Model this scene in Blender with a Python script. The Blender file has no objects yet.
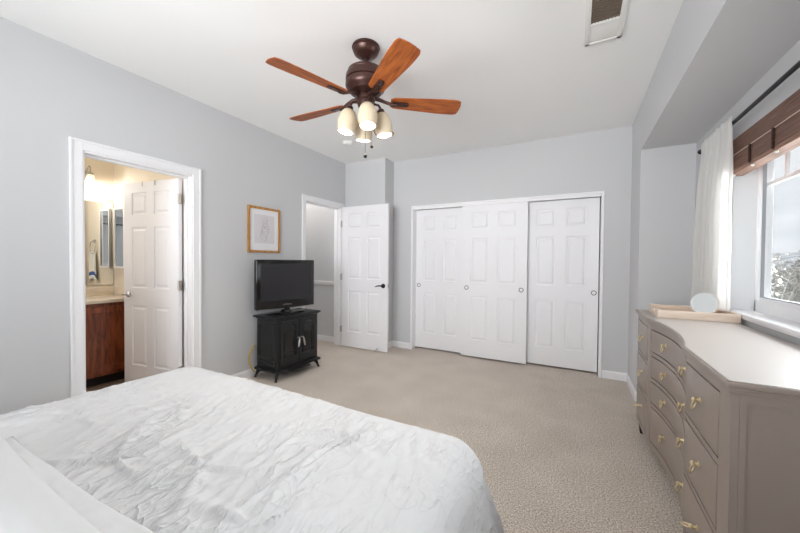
import bpy, bmesh, math, random
from mathutils import Vector, Matrix, noise
from math import sin, cos, pi, radians as R
random.seed(7)
scene = bpy.context.scene
C = scene.collection

# ------------------------------------------------------------------ camera
cam_data = bpy.data.cameras.new('camera')
cam_data.sensor_width = 36.0
cam_data.lens = 14.782
cam_data.clip_start = 0.02
cam = bpy.data.objects.new('camera', cam_data)
C.objects.link(cam)
cr = Vector((0.88068143, 0.47363063, 0.00861665)).normalized()
cf = Vector((-0.47346461, 0.88066566, -0.0161013)).normalized()
cu = cr.cross(cf)
CAMZ = 1.2879
m = Matrix((cr, cu, -cf)).transposed().to_4x4()
m.translation = (0, 0, CAMZ)
cam.matrix_world = m
scene.camera = cam

# ------------------------------------------------------------------ world
world = bpy.data.worlds.new('overcast_sky')
scene.world = world
world.use_nodes = True
wn, wl = world.node_tree.nodes, world.node_tree.links
wn.clear()
w_out = wn.new('ShaderNodeOutputWorld')
w_bg = wn.new('ShaderNodeBackground')
w_tc = wn.new('ShaderNodeTexCoord')
w_map = wn.new('ShaderNodeMapping')
w_map.inputs['Scale'].default_value = (3, 3, 9)
w_noise = wn.new('ShaderNodeTexNoise')
w_noise.inputs['Scale'].default_value = 1.6
w_noise.inputs['Detail'].default_value = 5
w_ramp = wn.new('ShaderNodeValToRGB')
w_ramp.color_ramp.elements[0].position = 0.35
w_ramp.color_ramp.elements[0].color = (0.66, 0.70, 0.76, 1)
w_ramp.color_ramp.elements[1].position = 0.65
w_ramp.color_ramp.elements[1].color = (0.92, 0.94, 0.97, 1)
wl.new(w_tc.outputs['Generated'], w_map.inputs['Vector'])
wl.new(w_map.outputs['Vector'], w_noise.inputs['Vector'])
wl.new(w_noise.outputs['Fac'], w_ramp.inputs['Fac'])
wl.new(w_ramp.outputs['Color'], w_bg.inputs['Color'])
w_bg.inputs['Strength'].default_value = 0.78
wl.new(w_bg.outputs['Background'], w_out.inputs['Surface'])

def area_light(name, loc, direction, sx, sy, power, color=(1, 1, 1)):
    ld = bpy.data.lights.new(name, 'AREA')
    ld.shape = 'RECTANGLE'
    ld.size, ld.size_y = sx, sy
    ld.energy = power
    ld.color = color
    o = bpy.data.objects.new(name, ld)
    C.objects.link(o)
    o.location = loc
    o.rotation_euler = Vector(direction).to_track_quat('-Z', 'Y').to_euler()
    return o

# daylight through the bay window, plus added fill behind the camera and in the bathroom
rear = area_light('rear_fill_light', (-1.25, -1.42, 1.62), (-0.05, 1, 0.24), 2.3, 1.45, 30, (0.97, 0.985, 1.0))
rear.data.spread = R(95)
area_light('bay_window_daylight', (2.55, 3.10, 1.55), (-1, 0, 0.0), 2.9, 3.6, 22, (0.968, 0.985, 1.0))
area_light('bay_window_skylight', (3.2, 5.3, 1.7), (-1, 0, 0.0), 4.5, 3.8, 720, (0.968, 0.985, 1.0))
area_light('bathroom_fill_light', (-3.95, 0.03, 1.75), (0, 1, 0), 0.9, 0.9, 5.0, (0.97, 0.985, 1.0))  # added fill that brightens the bathroom door; no window stands here

vs = scene.view_settings
vs.view_transform = 'Standard'
vs.look = 'None'
vs.gamma = 1.0
vs.use_curve_mapping = False
vs.exposure = 0.70
scene.cycles.max_bounces = 12
scene.cycles.diffuse_bounces = 8
scene.cycles.transparent_max_bounces = 16
scene.cycles.use_denoising = True
scene.cycles.denoising_prefilter = 'ACCURATE'
scene.cycles.use_adaptive_sampling = False
scene.cycles.caustics_reflective = False
scene.cycles.caustics_refractive = False
scene.cycles.sample_clamp_indirect = 6.0

# ------------------------------------------------------------------ materials
def srgb(r, g, b):
    f = lambda c: (c / 255 / 12.92) if c / 255 <= 0.04045 else ((c / 255 + 0.055) / 1.055) ** 2.4
    return (f(r), f(g), f(b), 1.0)

def mat(name, col, rough=0.5, metal=0.0, spec=0.5, coat=0.0, bump=None, var=None, emit=None):
    """col sRGB 0-255.  bump=(scale, strength, distance)  var=(scale, dark sRGB, low, high)"""
    mt = bpy.data.materials.new(name)
    mt.use_nodes = True
    n, l = mt.node_tree.nodes, mt.node_tree.links
    b = n['Principled BSDF']
    b.inputs['Base Color'].default_value = srgb(*col)
    b.inputs['Roughness'].default_value = rough
    b.inputs['Metallic'].default_value = metal
    b.inputs['Specular IOR Level'].default_value = spec
    b.inputs['Coat Weight'].default_value = coat
    b.inputs['Coat Roughness'].default_value = 0.08
    tc = n.new('ShaderNodeTexCoord')
    if var:
        t = n.new('ShaderNodeTexNoise')
        t.inputs['Scale'].default_value = var[0]
        t.inputs['Detail'].default_value = 6
        rp = n.new('ShaderNodeValToRGB')
        rp.color_ramp.elements[0].position = var[2]
        rp.color_ramp.elements[1].position = var[3]
        rp.color_ramp.elements[0].color = srgb(*var[1])
        rp.color_ramp.elements[1].color = srgb(*col)
        l.new(tc.outputs['Object'], t.inputs['Vector'])
        l.new(t.outputs['Fac'], rp.inputs['Fac'])
        l.new(rp.outputs['Color'], b.inputs['Base Color'])
    if bump:
        t2 = n.new('ShaderNodeTexNoise')
        t2.inputs['Scale'].default_value = bump[0]
        t2.inputs['Detail'].default_value = 4
        bp = n.new('ShaderNodeBump')
        bp.inputs['Strength'].default_value = bump[1]
        bp.inputs['Distance'].default_value = bump[2]
        l.new(tc.outputs['Object'], t2.inputs['Vector'])
        l.new(t2.outputs['Fac'], bp.inputs['Height'])
        l.new(bp.outputs['Normal'], b.inputs['Normal'])
    if emit:
        b.inputs['Emission Color'].default_value = srgb(*emit[0])
        b.inputs['Emission Strength'].default_value = emit[1]
    return mt

def wood(name, c1, c2, scale=(1, 14, 14), rough=0.35, coat=0.0, nscale=3.0):
    mt = bpy.data.materials.new(name)
    mt.use_nodes = True
    n, l = mt.node_tree.nodes, mt.node_tree.links
    b = n['Principled BSDF']
    b.inputs['Roughness'].default_value = rough
    b.inputs['Coat Weight'].default_value = coat
    tc = n.new('ShaderNodeTexCoord')
    mp = n.new('ShaderNodeMapping')
    mp.inputs['Scale'].default_value = scale
    t = n.new('ShaderNodeTexNoise')
    t.inputs['Scale'].default_value = nscale
    t.inputs['Detail'].default_value = 8
    t.inputs['Distortion'].default_value = 0.6
    rp = n.new('ShaderNodeValToRGB')
    rp.color_ramp.elements[0].position = 0.35
    rp.color_ramp.elements[1].position = 0.66
    rp.color_ramp.elements[0].color = srgb(*c1)
    rp.color_ramp.elements[1].color = srgb(*c2)
    l.new(tc.outputs['Object'], mp.inputs['Vector'])
    l.new(mp.outputs['Vector'], t.inputs['Vector'])
    l.new(t.outputs['Fac'], rp.inputs['Fac'])
    l.new(rp.outputs['Color'], b.inputs['Base Color'])
    return mt

M = {}
M['wall'] = mat('grey_wall_paint', (210, 211, 213), 0.75, spec=0.25, bump=(90, 0.12, 0.004))
M['wall_warm'] = mat('cream_bathroom_paint', (236, 226, 208), 0.7, spec=0.25, bump=(90, 0.1, 0.004))
M['ceiling'] = mat('ceiling_paint', (246, 246, 245), 0.85, spec=0.2, bump=(60, 0.15, 0.004))
M['trim'] = mat('white_trim_paint', (244, 244, 246), 0.4, spec=0.4)
M['door'] = mat('white_door_paint', (243, 243, 246), 0.42, spec=0.4)
def crinkle(name, col, s1, s2, dist):
    mt = mat(name, col, 0.9, spec=0.1)
    n, l = mt.node_tree.nodes, mt.node_tree.links
    b = n['Principled BSDF']
    tc = n.new('ShaderNodeTexCoord')
    prev = None
    for (sc, rz, k, pw) in ((s1, 0.25, 1.0, 5.0), (s2, -0.5, 0.7, 7.0), ((s1[0] * 2.6, s1[1] * 2.2, 20), 0.12, 0.4, 3.0)):
        mp = n.new('ShaderNodeMapping'); mp.inputs['Scale'].default_value = sc; mp.inputs['Rotation'].default_value = (0, 0, rz)
        t = n.new('ShaderNodeTexNoise'); t.inputs['Scale'].default_value = 1.0; t.inputs['Detail'].default_value = 2.5; t.inputs['Distortion'].default_value = 0.7
        a = n.new('ShaderNodeMath'); a.operation = 'MULTIPLY_ADD'; a.inputs[1].default_value = 2.0; a.inputs[2].default_value = -1.0
        ab = n.new('ShaderNodeMath'); ab.operation = 'ABSOLUTE'
        su = n.new('ShaderNodeMath'); su.operation = 'SUBTRACT'; su.inputs[0].default_value = 1.0
        po = n.new('ShaderNodeMath'); po.operation = 'POWER'; po.inputs[1].default_value = pw * 2
        ml = n.new('ShaderNodeMath'); ml.operation = 'MULTIPLY_ADD'; ml.inputs[1].default_value = k
        l.new(tc.outputs['Object'], mp.inputs[0]); l.new(mp.outputs[0], t.inputs['Vector']); l.new(t.outputs['Fac'], a.inputs[0])
        l.new(a.outputs[0], ab.inputs[0]); l.new(ab.outputs[0], su.inputs[1]); l.new(su.outputs[0], po.inputs[0]); l.new(po.outputs[0], ml.inputs[0])
        if prev: l.new(prev.outputs[0], ml.inputs[2])
        else: ml.inputs[2].default_value = 0.0
        prev = ml
    mk = n.new('ShaderNodeTexNoise'); mk.inputs['Scale'].default_value = 2.3; mk.inputs['Detail'].default_value = 2
    mr_ = n.new('ShaderNodeMapRange'); mr_.inputs['From Min'].default_value = 0.4; mr_.inputs['From Max'].default_value = 0.66
    mr_.inputs['To Min'].default_value = 0.12; mr_.inputs['To Max'].default_value = 1.0
    mm = n.new('ShaderNodeMath'); mm.operation = 'MULTIPLY'
    l.new(tc.outputs['Object'], mk.inputs['Vector']); l.new(mk.outputs['Fac'], mr_.inputs['Value'])
    l.new(prev.outputs[0], mm.inputs[0]); l.new(mr_.outputs[0], mm.inputs[1]); prev = mm
    bp = n.new('ShaderNodeBump'); bp.inputs['Strength'].default_value = 0.75; bp.inputs['Distance'].default_value = dist
    l.new(prev.outputs[0], bp.inputs['Height']); l.new(bp.outputs['Normal'], b.inputs['Normal'])
    return mt
M['fabric_white'] = crinkle('white_cotton', (216, 216, 217), (15, 4.5, 4), (10, 7, 4), 0.011)
M['pillow'] = mat('white_pillow_cotton', (216, 216, 217), 0.9, spec=0.1, bump=(22, 0.3, 0.006))
M['mattress'] = mat('mattress_ticking', (225, 222, 215), 0.9)
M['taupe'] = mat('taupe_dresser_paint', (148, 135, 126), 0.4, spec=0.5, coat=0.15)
M['taupe_top_sheen'] = mat('taupe_dresser_top_sheen', (184, 176, 170), 0.42, spec=0.5, coat=0.0)  # paler taupe: window reflection on the top put into the colour
M['gap'] = mat('drawer_gap_shade', (34, 29, 27), 0.9)  # near black: drawer-gap shade put into the carcass colour; legs and toe kick share it
M['brass'] = mat('brass_pull_metal', (232, 216, 178), 0.34, 1.0)
M['black'] = mat('black_stove_paint', (27, 28, 30), 0.45, spec=0.4)
M['black_gloss'] = mat('black_gloss_plastic', (14, 14, 16), 0.12, spec=0.6)
M['screen'] = mat('dark_lcd_screen', (44, 43, 46), 0.22, spec=0.6)
M['silver'] = mat('satin_nickel', (190, 188, 186), 0.3, 1.0)
M['nickel_dark'] = mat('dull_nickel_pull', (92, 90, 88), 0.5, 0.8)
M['chrome'] = mat('chrome', (225, 225, 228), 0.12, 1.0)
M['darkmetal'] = mat('black_lever_metal', (28, 26, 26), 0.35, 0.6)
M['bronze'] = mat('oil_rubbed_bronze', (74, 48, 42), 0.34, 0.55, spec=0.6)
M['blade'] = wood('cherry_fan_blade', (132, 62, 18), (184, 100, 40), (2.2, 16, 16), 0.5, 0.0)
M['cherry'] = wood('cherry_vanity_wood', (96, 44, 24), (150, 80, 46), (10, 10, 1.5), 0.35, 0.2)
M['counter'] = mat('cream_counter', (232, 221, 205), 0.25, spec=0.5)
M['oak'] = wood('honey_oak_frame', (166, 116, 56), (204, 152, 88), (14, 14, 2), 0.4)
M['mat_board'] = mat('white_mat_board', (240, 240, 244), 0.8)
M['print'] = mat('pale_print_paper', (224, 221, 224), 0.8)
M['ink'] = mat('grey_print_ink', (176, 168, 172), 0.8)
M['blind'] = wood('woven_bamboo_shade', (92, 64, 52), (138, 103, 88), (40, 3, 160), 0.6, 0.0, 2.0)
M['blind_light'] = wood('bamboo_shade_hem', (126, 94, 78), (168, 132, 112), (30, 3, 60), 0.6, 0.0, 2.0)
M['cord_dark'] = mat('brown_braid', (52, 30, 24), 0.8)
M['cord_white'] = mat('pale_cord', (222, 208, 190), 0.7)
M['pale_wood'] = wood('pale_birch', (222, 202, 182), (238, 222, 206), (2, 18, 18), 0.5)
M['tray_floor'] = wood('tray_floor_oak', (196, 152, 116), (216, 176, 140), (2, 18, 18), 0.5)
M['jamb'] = mat('white_window_return', (222, 224, 226), 0.6)
M['plastic_white'] = mat('white_plastic', (236, 235, 232), 0.4)
M['vent_dark'] = mat('brown_grey_grille', (122, 108, 94), 0.7)
M['yellow'] = mat('yellow_cord_sheath', (205, 170, 60), 0.5)
M['towel'] = mat('white_terry_towel', (236, 236, 230), 0.95, bump=(200, 0.4, 0.004))
M['towel_blue'] = mat('blue_towel_stripe', (74, 104, 168), 0.95)
M['tile'] = mat('bathroom_vinyl', (150, 128, 108), 0.5)
M['mirror'] = mat('mirror_glass', (245, 247, 246), 0.02, 1.0)
M['ground'] = mat('winter_ground', (196, 192, 186), 0.95, var=(2.2, (140, 132, 122), 0.4, 0.62))
M['snow'] = mat('snowy_hill', (235, 238, 242), 0.95, var=(0.16, (176, 176, 178), 0.34, 0.55))
M['fence'] = mat('pale_fence_rail', (226, 226, 226), 0.7)
M['twig'] = mat('frosted_twigs', (214, 214, 208), 0.9, var=(9, (150, 144, 136), 0.42, 0.6))
M['hem_weight'] = mat('white_bead', (240, 238, 232), 0.4)

def carpet_mat():
    mt = mat('beige_cut_pile_carpet', (186, 172, 156), 1.0, spec=0.05)
    n, l = mt.node_tree.nodes, mt.node_tree.links
    b = n['Principled BSDF']
    tc = n.new('ShaderNodeTexCoord')
    a = n.new('ShaderNodeTexNoise'); a.inputs['Scale'].default_value = 120; a.inputs['Detail'].default_value = 3
    c = n.new('ShaderNodeTexNoise'); c.inputs['Scale'].default_value = 3.2; c.inputs['Detail'].default_value = 4
    ad = n.new('ShaderNodeMath'); ad.operation = 'MULTIPLY_ADD'
    ad.inputs[1].default_value = 0.12
    rp = n.new('ShaderNodeValToRGB')
    rp.color_ramp.elements[0].position = 0.36; rp.color_ramp.elements[1].position = 0.78
    rp.color_ramp.elements[0].color = srgb(154, 141, 129)
    rp.color_ramp.elements[1].color = srgb(255, 246, 235)
    l.new(tc.outputs['Object'], a.inputs['Vector']); l.new(tc.outputs['Object'], c.inputs['Vector'])
    l.new(c.outputs['Fac'], ad.inputs[0]); l.new(a.outputs['Fac'], ad.inputs[2])
    l.new(ad.outputs[0], rp.inputs['Fac']); l.new(rp.outputs['Color'], b.inputs['Base Color'])
    bp = n.new('ShaderNodeBump'); bp.inputs['Strength'].default_value = 0.6; bp.inputs['Distance'].default_value = 0.012
    l.new(a.outputs['Fac'], bp.inputs['Height']); l.new(bp.outputs['Normal'], b.inputs['Normal'])
    return mt
M['carpet'] = carpet_mat()

def glass_mat():
    mt = bpy.data.materials.new('clear_window_glass')
    mt.use_nodes = True
    n, l = mt.node_tree.nodes, mt.node_tree.links
    n.clear()
    o = n.new('ShaderNodeOutputMaterial'); mx = n.new('ShaderNodeMixShader')
    tr = n.new('ShaderNodeBsdfTransparent'); gl = n.new('ShaderNodeBsdfGlossy')
    tr.inputs['Color'].default_value = (0.96, 0.97, 0.97, 1)
    gl.inputs['Roughness'].default_value = 0.02
    lw = n.new('ShaderNodeLayerWeight'); lw.inputs['Blend'].default_value = 0.5
    pw = n.new('ShaderNodeMath'); pw.operation = 'POWER'; pw.inputs[1].default_value = 5
    ma = n.new('ShaderNodeMath'); ma.operation = 'MULTIPLY_ADD'; ma.inputs[1].default_value = 0.9; ma.inputs[2].default_value = 0.03
    l.new(lw.outputs['Facing'], pw.inputs[0]); l.new(pw.outputs[0], ma.inputs[0])
    l.new(ma.outputs[0], mx.inputs['Fac']); l.new(tr.outputs[0], mx.inputs[1]); l.new(gl.outputs[0], mx.inputs[2])
    l.new(mx.outputs[0], o.inputs['Surface'])
    return mt
M['glass'] = glass_mat()

def shade_mat():
    mt = mat('cream_frosted_glass', (216, 201, 174), 0.35, spec=0.5)
    b = mt.node_tree.nodes['Principled BSDF']
    b.inputs['Subsurface Weight'].default_value = 0.0
    b.inputs['Subsurface Radius'].default_value = (0.02, 0.015, 0.01)
    return mt
M['shade'] = shade_mat()

def curtain_mat():
    mt = bpy.data.materials.new('white_linen_curtain')
    mt.use_nodes = True
    n, l = mt.node_tree.nodes, mt.node_tree.links
    n.clear()
    o = n.new('ShaderNodeOutputMaterial'); mx = n.new('ShaderNodeMixShader')
    d = n.new('ShaderNodeBsdfDiffuse'); t = n.new('ShaderNodeBsdfTranslucent')
    d.inputs['Color'].default_value = srgb(248, 248, 247); t.inputs['Color'].default_value = srgb(250, 249, 247)
    mx.inputs['Fac'].default_value = 0.55
    l.new(d.outputs[0], mx.inputs[1]); l.new(t.outputs[0], mx.inputs[2]); l.new(mx.outputs[0], o.inputs['Surface'])
    return mt
M['curtain'] = curtain_mat()

# ------------------------------------------------------------------ mesh helpers
class MB:
    def __init__(s):
        s.v, s.f = [], []
    def add(s, vs, fs, T=None):
        k = len(s.v)
        s.v += [tuple(T @ Vector(p)) if T else tuple(p) for p in vs]
        s.f += [tuple(i + k for i in f) for f in fs]
        return s
    def box(s, x0, x1, y0, y1, z0, z1, T=None):
        vs = [(x, y, z) for x in (x0, x1) for y in (y0, y1) for z in (z0, z1)]
        fs = [(0, 1, 3, 2), (4, 6, 7, 5), (0, 4, 5, 1), (2, 3, 7, 6), (0, 2, 6, 4), (1, 5, 7, 3)]
        return s.add(vs, fs, T)
    def lathe(s, prof, n=32, T=None, cap=True):
        """prof: list of (r, z)"""
        vs, fs = [], []
        for r, z in prof:
            for k in range(n):
                a = 2 * pi * k / n
                vs.append((r * cos(a), r * sin(a), z))
        for i in range(len(prof) - 1):
            for k in range(n):
                k2 = (k + 1) % n
                fs.append((i * n + k, i * n + k2, (i + 1) * n + k2, (i + 1) * n + k))
        if cap:
            fs.append(tuple(range(n))[::-1])
            fs.append(tuple((len(prof) - 1) * n + k for k in range(n)))
        return s.add(vs, fs, T)
    def tube(s, pts, rad, n=10, closed=False, T=None):
        pts = [Vector(p) for p in pts]
        N = len(pts)
        rr = rad if isinstance(rad, (list, tuple)) else [rad] * N
        vs, fs = [], []
        up = Vector((0.123, 0.456, 0.88)).normalized()
        for i, p in enumerate(pts):
            if closed:
                d = pts[(i + 1) % N] - pts[i - 1]
            else:
                d = pts[min(i + 1, N - 1)] - pts[max(i - 1, 0)]
            d.normalize()
            a = up - d * up.dot(d)
            if a.length < 1e-4:
                a = Vector((1, 0, 0)) - d * d.x
            a.normalize(); up = a
            b = d.cross(a)
            for k in range(n):
                t = 2 * pi * k / n
                vs.append(tuple(p + (a * cos(t) + b * sin(t)) * rr[i]))
        for i in range(N if closed else N - 1):
            j = (i + 1) % N
            for k in range(n):
                k2 = (k + 1) % n
                fs.append((i * n + k, i * n + k2, j * n + k2, j * n + k))
        if not closed:
            fs.append(tuple(range(n))[::-1]); fs.append(tuple((N - 1) * n + k for k in range(n)))
        return s.add(vs, fs, T)
    def prism(s, poly, z0, z1, T=None):
        """poly: list of (x, y) counter clockwise"""
        n = len(poly)
        vs = [(x, y, z0) for x, y in poly] + [(x, y, z1) for x, y in poly]
        fs = [tuple(range(n))[::-1], tuple(range(n, 2 * n))]
        fs += [(i, (i + 1) % n, n + (i + 1) % n, n + i) for i in range(n)]
        return s.add(vs, fs, T)
    def sphere(s, c, r, T=None, n=16, sc=(1, 1, 1)):
        prof = [(max(1e-4, r * sin(pi * i / n)), -r * cos(pi * i / n)) for i in range(n + 1)]
        TT = Matrix.Translation(c) @ Matrix.Diagonal((*sc, 1))
        return s.lathe(prof, n * 2, (T @ TT) if T else TT, cap=True)
    def build(s, name, material, parent=None, bevel=0.0, seg=2, smooth=True, weld=False, angle=32, loc=None):
        me = bpy.data.meshes.new(name)
        me.from_pydata(s.v, [], s.f)
        bm = bmesh.new(); bm.from_mesh(me)
        if weld:
            bmesh.ops.remove_doubles(bm, verts=bm.verts, dist=1e-5)
        bmesh.ops.recalc_face_normals(bm, faces=bm.faces)
        if bevel > 0:
            ed = [e for e in bm.edges if len(e.link_faces) == 2 and e.calc_face_angle(0) > R(30)]
            bmesh.ops.bevel(bm, geom=ed, offset=bevel, segments=seg, profile=0.5, affect='EDGES', clamp_overlap=True)
        bm.to_mesh(me); bm.free()
        if smooth:
            me.polygons.foreach_set('use_smooth', [True] * len(me.polygons))
            me.set_sharp_from_angle(angle=R(angle))
        me.materials.append(material)
        o = bpy.data.objects.new(name, me)
        C.objects.link(o)
        if parent:
            o.parent = parent
        if loc:
            o.location = loc
        return o

def box(name, x0, x1, y0, y1, z0, z1, material, parent=None, bevel=0.0):
    return MB().box(x0, x1, y0, y1, z0, z1).build(name, material, parent, bevel)

def tag(o, label=None, cat=None, group=None, kind=None):
    if label: o['label'] = label
    if cat: o['category'] = cat
    if group: o['group'] = group
    if kind: o['kind'] = kind
    return o

def empty(name, loc=(0, 0, 0), rz=0.0):
    o = bpy.data.objects.new(name, None)
    C.objects.link(o)
    o.empty_display_size = 0.1
    o.location = loc
    o.rotation_euler = (0, 0, rz)
    return o

def structure(o):
    o['kind'] = 'structure'
    return o

def copy_tree(o, parent=None):
    c = o.copy(); C.objects.link(c)
    if parent: c.parent = parent
    for ch in list(o.children):
        copy_tree(ch, c)
    return c

# ------------------------------------------------------------------ dimensions
XL = -3.148      # left wall
YB = 4.314       # closet wall
XR = 0.508       # right wall
H = 2.772        # ceiling
YE = 4.06        # entry wall
XE = -2.437      # entry wall end
ZS = 2.336       # bay soffit
XW = 0.90        # bay window wall
YW = 3.742       # bay far wall
YR = -1.25       # rear wall
T = 0.122

# ------------------------------------------------------------------ shell
structure(box('floor', XL - T / 2, XW + 0.1, YR - 0.1, YB + 0.7, -0.12, 0.0, M['carpet']))
structure(box('floor_hall', -4.7, XL - T / 2, 2.85, YE + 0.1, -0.12, 0.0, M['carpet']))
structure(box('floor_bathroom', -4.95, XL - T / 2, 0.0, 1.9, -0.12, -0.002, M['tile']))
structure(box('ceiling', -4.95, XW + 0.2, YR - 0.1, YB + 0.8, H, H + 0.12, M['ceiling']))

BY0, BY1, BZ = 1.007, 1.778, 2.068      # bathroom opening
EY0, EY1, EZ = 3.212, 3.962, 2.088      # entry opening
w = MB()
w.box(XL - T, XL, YR - 0.1, BY0, 0, H).box(XL - T, XL, BY1, EY0, 0, H).box(XL - T, XL, EY1, YE, 0, H)
w.box(XL - T, XL, BY0, BY1, BZ, H).box(XL - T, XL, EY0, EY1, EZ, H)
structure(w.build('wall_left', M['wall'], smooth=False, weld=False))
CX0, CX1, CZ = -2.108, 0.238, 2.068     # closet opening
w = MB()
w.box(XE - 0.1, CX0, YB, YB + T, 0, H).box(CX1, XR + 0.1, YB, YB + T, 0, H).box(CX0, CX1, YB, YB + T, CZ, H)
structure(w.build('wall_back', M['wall'], smooth=False))
structure(MB().box(-4.7, XE, YE, YB - 0.001, 0, H).build('wall_entry', M['wall'], smooth=False))
w = MB()
w.box(XR, XR + 0.5, YW, YB, 0, H)
w.box(XR, XW + 0.2, YR - 0.1, YW, ZS, H)
structure(w.build('wall_right', M['wall'], smooth=False))
WY0, WY1, WZ0, WZ1 = 0.75, 2.955, 0.985, 2.085
w = MB()
w.box(XW, XW + 0.17, WY1, YW, 0, ZS).box(XW, XW + 0.17, YR - 0.1, WY0, 0, ZS)
w.box(XW, XW + 0.17, WY0, WY1, 0, WZ0 - 0.002).box(XW, XW + 0.17, WY0, WY1, WZ1, ZS)
structure(w.build('wall_window', M['wall'], smooth=False))
RX0, RX1, RZ0, RZ1 = -2.6, -0.1, 0.9, 2.35  # opening added for the rear fill light
w = MB()
w.box(-4.95, RX0, YR - 0.12, YR, 0, H).box(RX1, XW + 0.2, YR - 0.12, YR, 0, H)
w.box(RX0, RX1, YR - 0.12, YR, 0, RZ0).box(RX0, RX1, YR - 0.12, YR, RZ1, H)
structure(w.build('wall_rear', M['wall'], smooth=False))
# closet interior
w = MB()
w.box(CX0 - 0.2, CX1 + 0.2, YB + 0.66, YB + 0.72, 0, H).box(CX0 - 0.2, CX0 - 0.1, YB + T, YB + 0.66, 0, H).box(CX1 + 0.1, CX1 + 0.2, YB + T, YB + 0.66, 0, H)
structure(w.build('wall_closet', M['wall'], smooth=False))
# hall
w = MB()
w.box(-4.8, -4.7, 2.75, YB, 0, H).box(-4.7, XL - T, 2.75, 2.85, 0, H)
structure(w.build('wall_hall', M['wall'], smooth=False))
# bathroom
XM = -4.76
w = MB()
w.box(XM - 0.1, XM, 0.0, 1.9, 0, H).box(XM, XL - T, 1.80, 1.9, 0, H).box(XM, XL - T, -0.1, 0.0, 0, H)
structure(w.build('wall_bathroom', M['wall_warm'], smooth=False))
# a warm skin on the bathroom side of the shared wall
w = MB()
w.box(XL - T - 0.004, XL - T, 0.0, BY0, 0, H).box(XL - T - 0.004, XL - T, BY0, BY1, BZ, H)
structure(w.build('wall_bathroom_door_side', M['wall_warm'], smooth=False))

# baseboards
def baseboard(name, p, q, nrm, h=0.088, t=0.013):
    p, q, nrm = Vector((*p, 0)), Vector((*q, 0)), Vector((*nrm, 0))
    mb = MB()
    prof = [(0, 0), (t, 0), (t, h - 0.018), (t * 0.55, h - 0.006), (t * 0.4, h), (0, h)]
    vs = [tuple(e + nrm * a + Vector((0, 0, b))) for e in (p, q) for a, b in prof]
    n = len(prof)
    fs = [tuple(range(n)), tuple(range(n, 2 * n))[::-1]] + [(i, (i + 1) % n, n + (i + 1) % n, n + i) for i in range(n)]
    mb.add(vs, fs)
    return structure(mb.build(name, M['trim'], smooth=False))
baseboard('baseboard_left', (XL, BY1 + 0.075), (XL, EY0 - 0.068), (1, 0))
baseboard('baseboard_left_rear', (XL, YR), (XL, BY0 - 0.073), (1, 0))
baseboard('baseboard_entry', (XL, YE), (XE, YE), (0, -1))
baseboard('baseboard_entry_return', (XE, YE - 0.013), (XE, YB), (1, 0))
baseboard('baseboard_back_left', (XE, YB), (CX0 - 0.03, YB), (0, -1))
baseboard('baseboard_back_right', (CX1 + 0.03, YB), (XR, YB), (0, -1))
baseboard('baseboard_right', (XR, YB), (XR, YW - 0.013), (-1, 0))
baseboard('baseboard_bay', (XR, YW), (XW, YW), (0, -1))
baseboard('baseboard_hall', (-4.7, YE), (XL - T, YE), (0, -1))
# chair rail in the hall
mb = MB().box(-4.7, XL - T, YE - 0.022, YE, 0.905, 0.965).box(-4.7, XL - T, YE - 0.034, YE, 0.945, 0.958)
structure(mb.build('trim_1', M['trim'], bevel=0.003))

# door casings (stepped profile)
def casing_left(name, y0, y1, z1, wd, wt, x=XL, dirx=1):
    mb = MB()
    for t_, a, b in ((0.014, 0.0, wd * 0.78), (0.020, wd * 0.78, wd)):
        x0, x1 = (x, x + t_) if dirx > 0 else (x - t_, x)
        mb.box(x0, x1, y0 - b, y0 - a, 0, z1 + b)
        mb.box(x0, x1, y1 + a, y1 + b, 0, z1 + b)
        mb.box(x0, x1, y0 - a, y1 + a, z1 + a, z1 + b)
    # jamb lining and stop
    mb.box(XL - T - 0.002, XL + 0.004, y0 - 0.004, y0 + 0.012, 0, z1)
    mb.box(XL - T - 0.002, XL + 0.004, y1 - 0.012, y1 + 0.004, 0, z1)
    mb.box(XL - T - 0.002, XL + 0.004, y0, y1, z1 - 0.014, z1 + 0.003)
    return mb
mb = casing_left('trim_2', BY0, BY1, BZ, 0.072, 0.02)
mb.box(XL - 0.082, XL - 0.052, BY0 + 0.012, BY0 + 0.026, 0, BZ - 0.014).box(XL - 0.082, XL - 0.052, BY1 - 0.026, BY1 - 0.012, 0, BZ - 0.014)
mb.box(XL - 0.082, XL - 0.052, BY0 + 0.012, BY1 - 0.012, BZ - 0.03, BZ - 0.014)
structure(mb.build('trim_2', M['trim'], bevel=0.002, seg=1))
mb = casing_left('trim_3', EY0, EY1, EZ, 0.06, 0.02)
mb.box(XL - 0.08, XL - 0.05, EY0 + 0.012, EY0 + 0.024, 0, EZ - 0.014).box(XL - 0.08, XL - 0.05, EY1 - 0.024, EY1 - 0.012, 0, EZ - 0.014)
mb.box(XL - 0.08, XL - 0.05, EY0 + 0.012, EY1 - 0.012, EZ - 0.026, EZ - 0.014)
structure(mb.build('trim_3', M['trim'], bevel=0.002, seg=1))
# closet casing and fascia
mb = MB()
mb.box(CX0 - 0.024, CX0 + 0.004, YB - 0.016, YB + T, 0, CZ + 0.022)
mb.box(CX1 - 0.004, CX1 + 0.024, YB - 0.016, YB + T, 0, CZ + 0.022)
mb.box(CX0 + 0.004, CX1 - 0.004, YB - 0.016, YB + T, CZ - 0.002, CZ + 0.022)
mb.box(CX0 + 0.004, CX1 - 0.004, YB - 0.008, YB + 0.012, CZ - 0.034, CZ - 0.002)
structure(mb.build('trim_4', M['trim'], bevel=0.002, seg=1))

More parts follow.
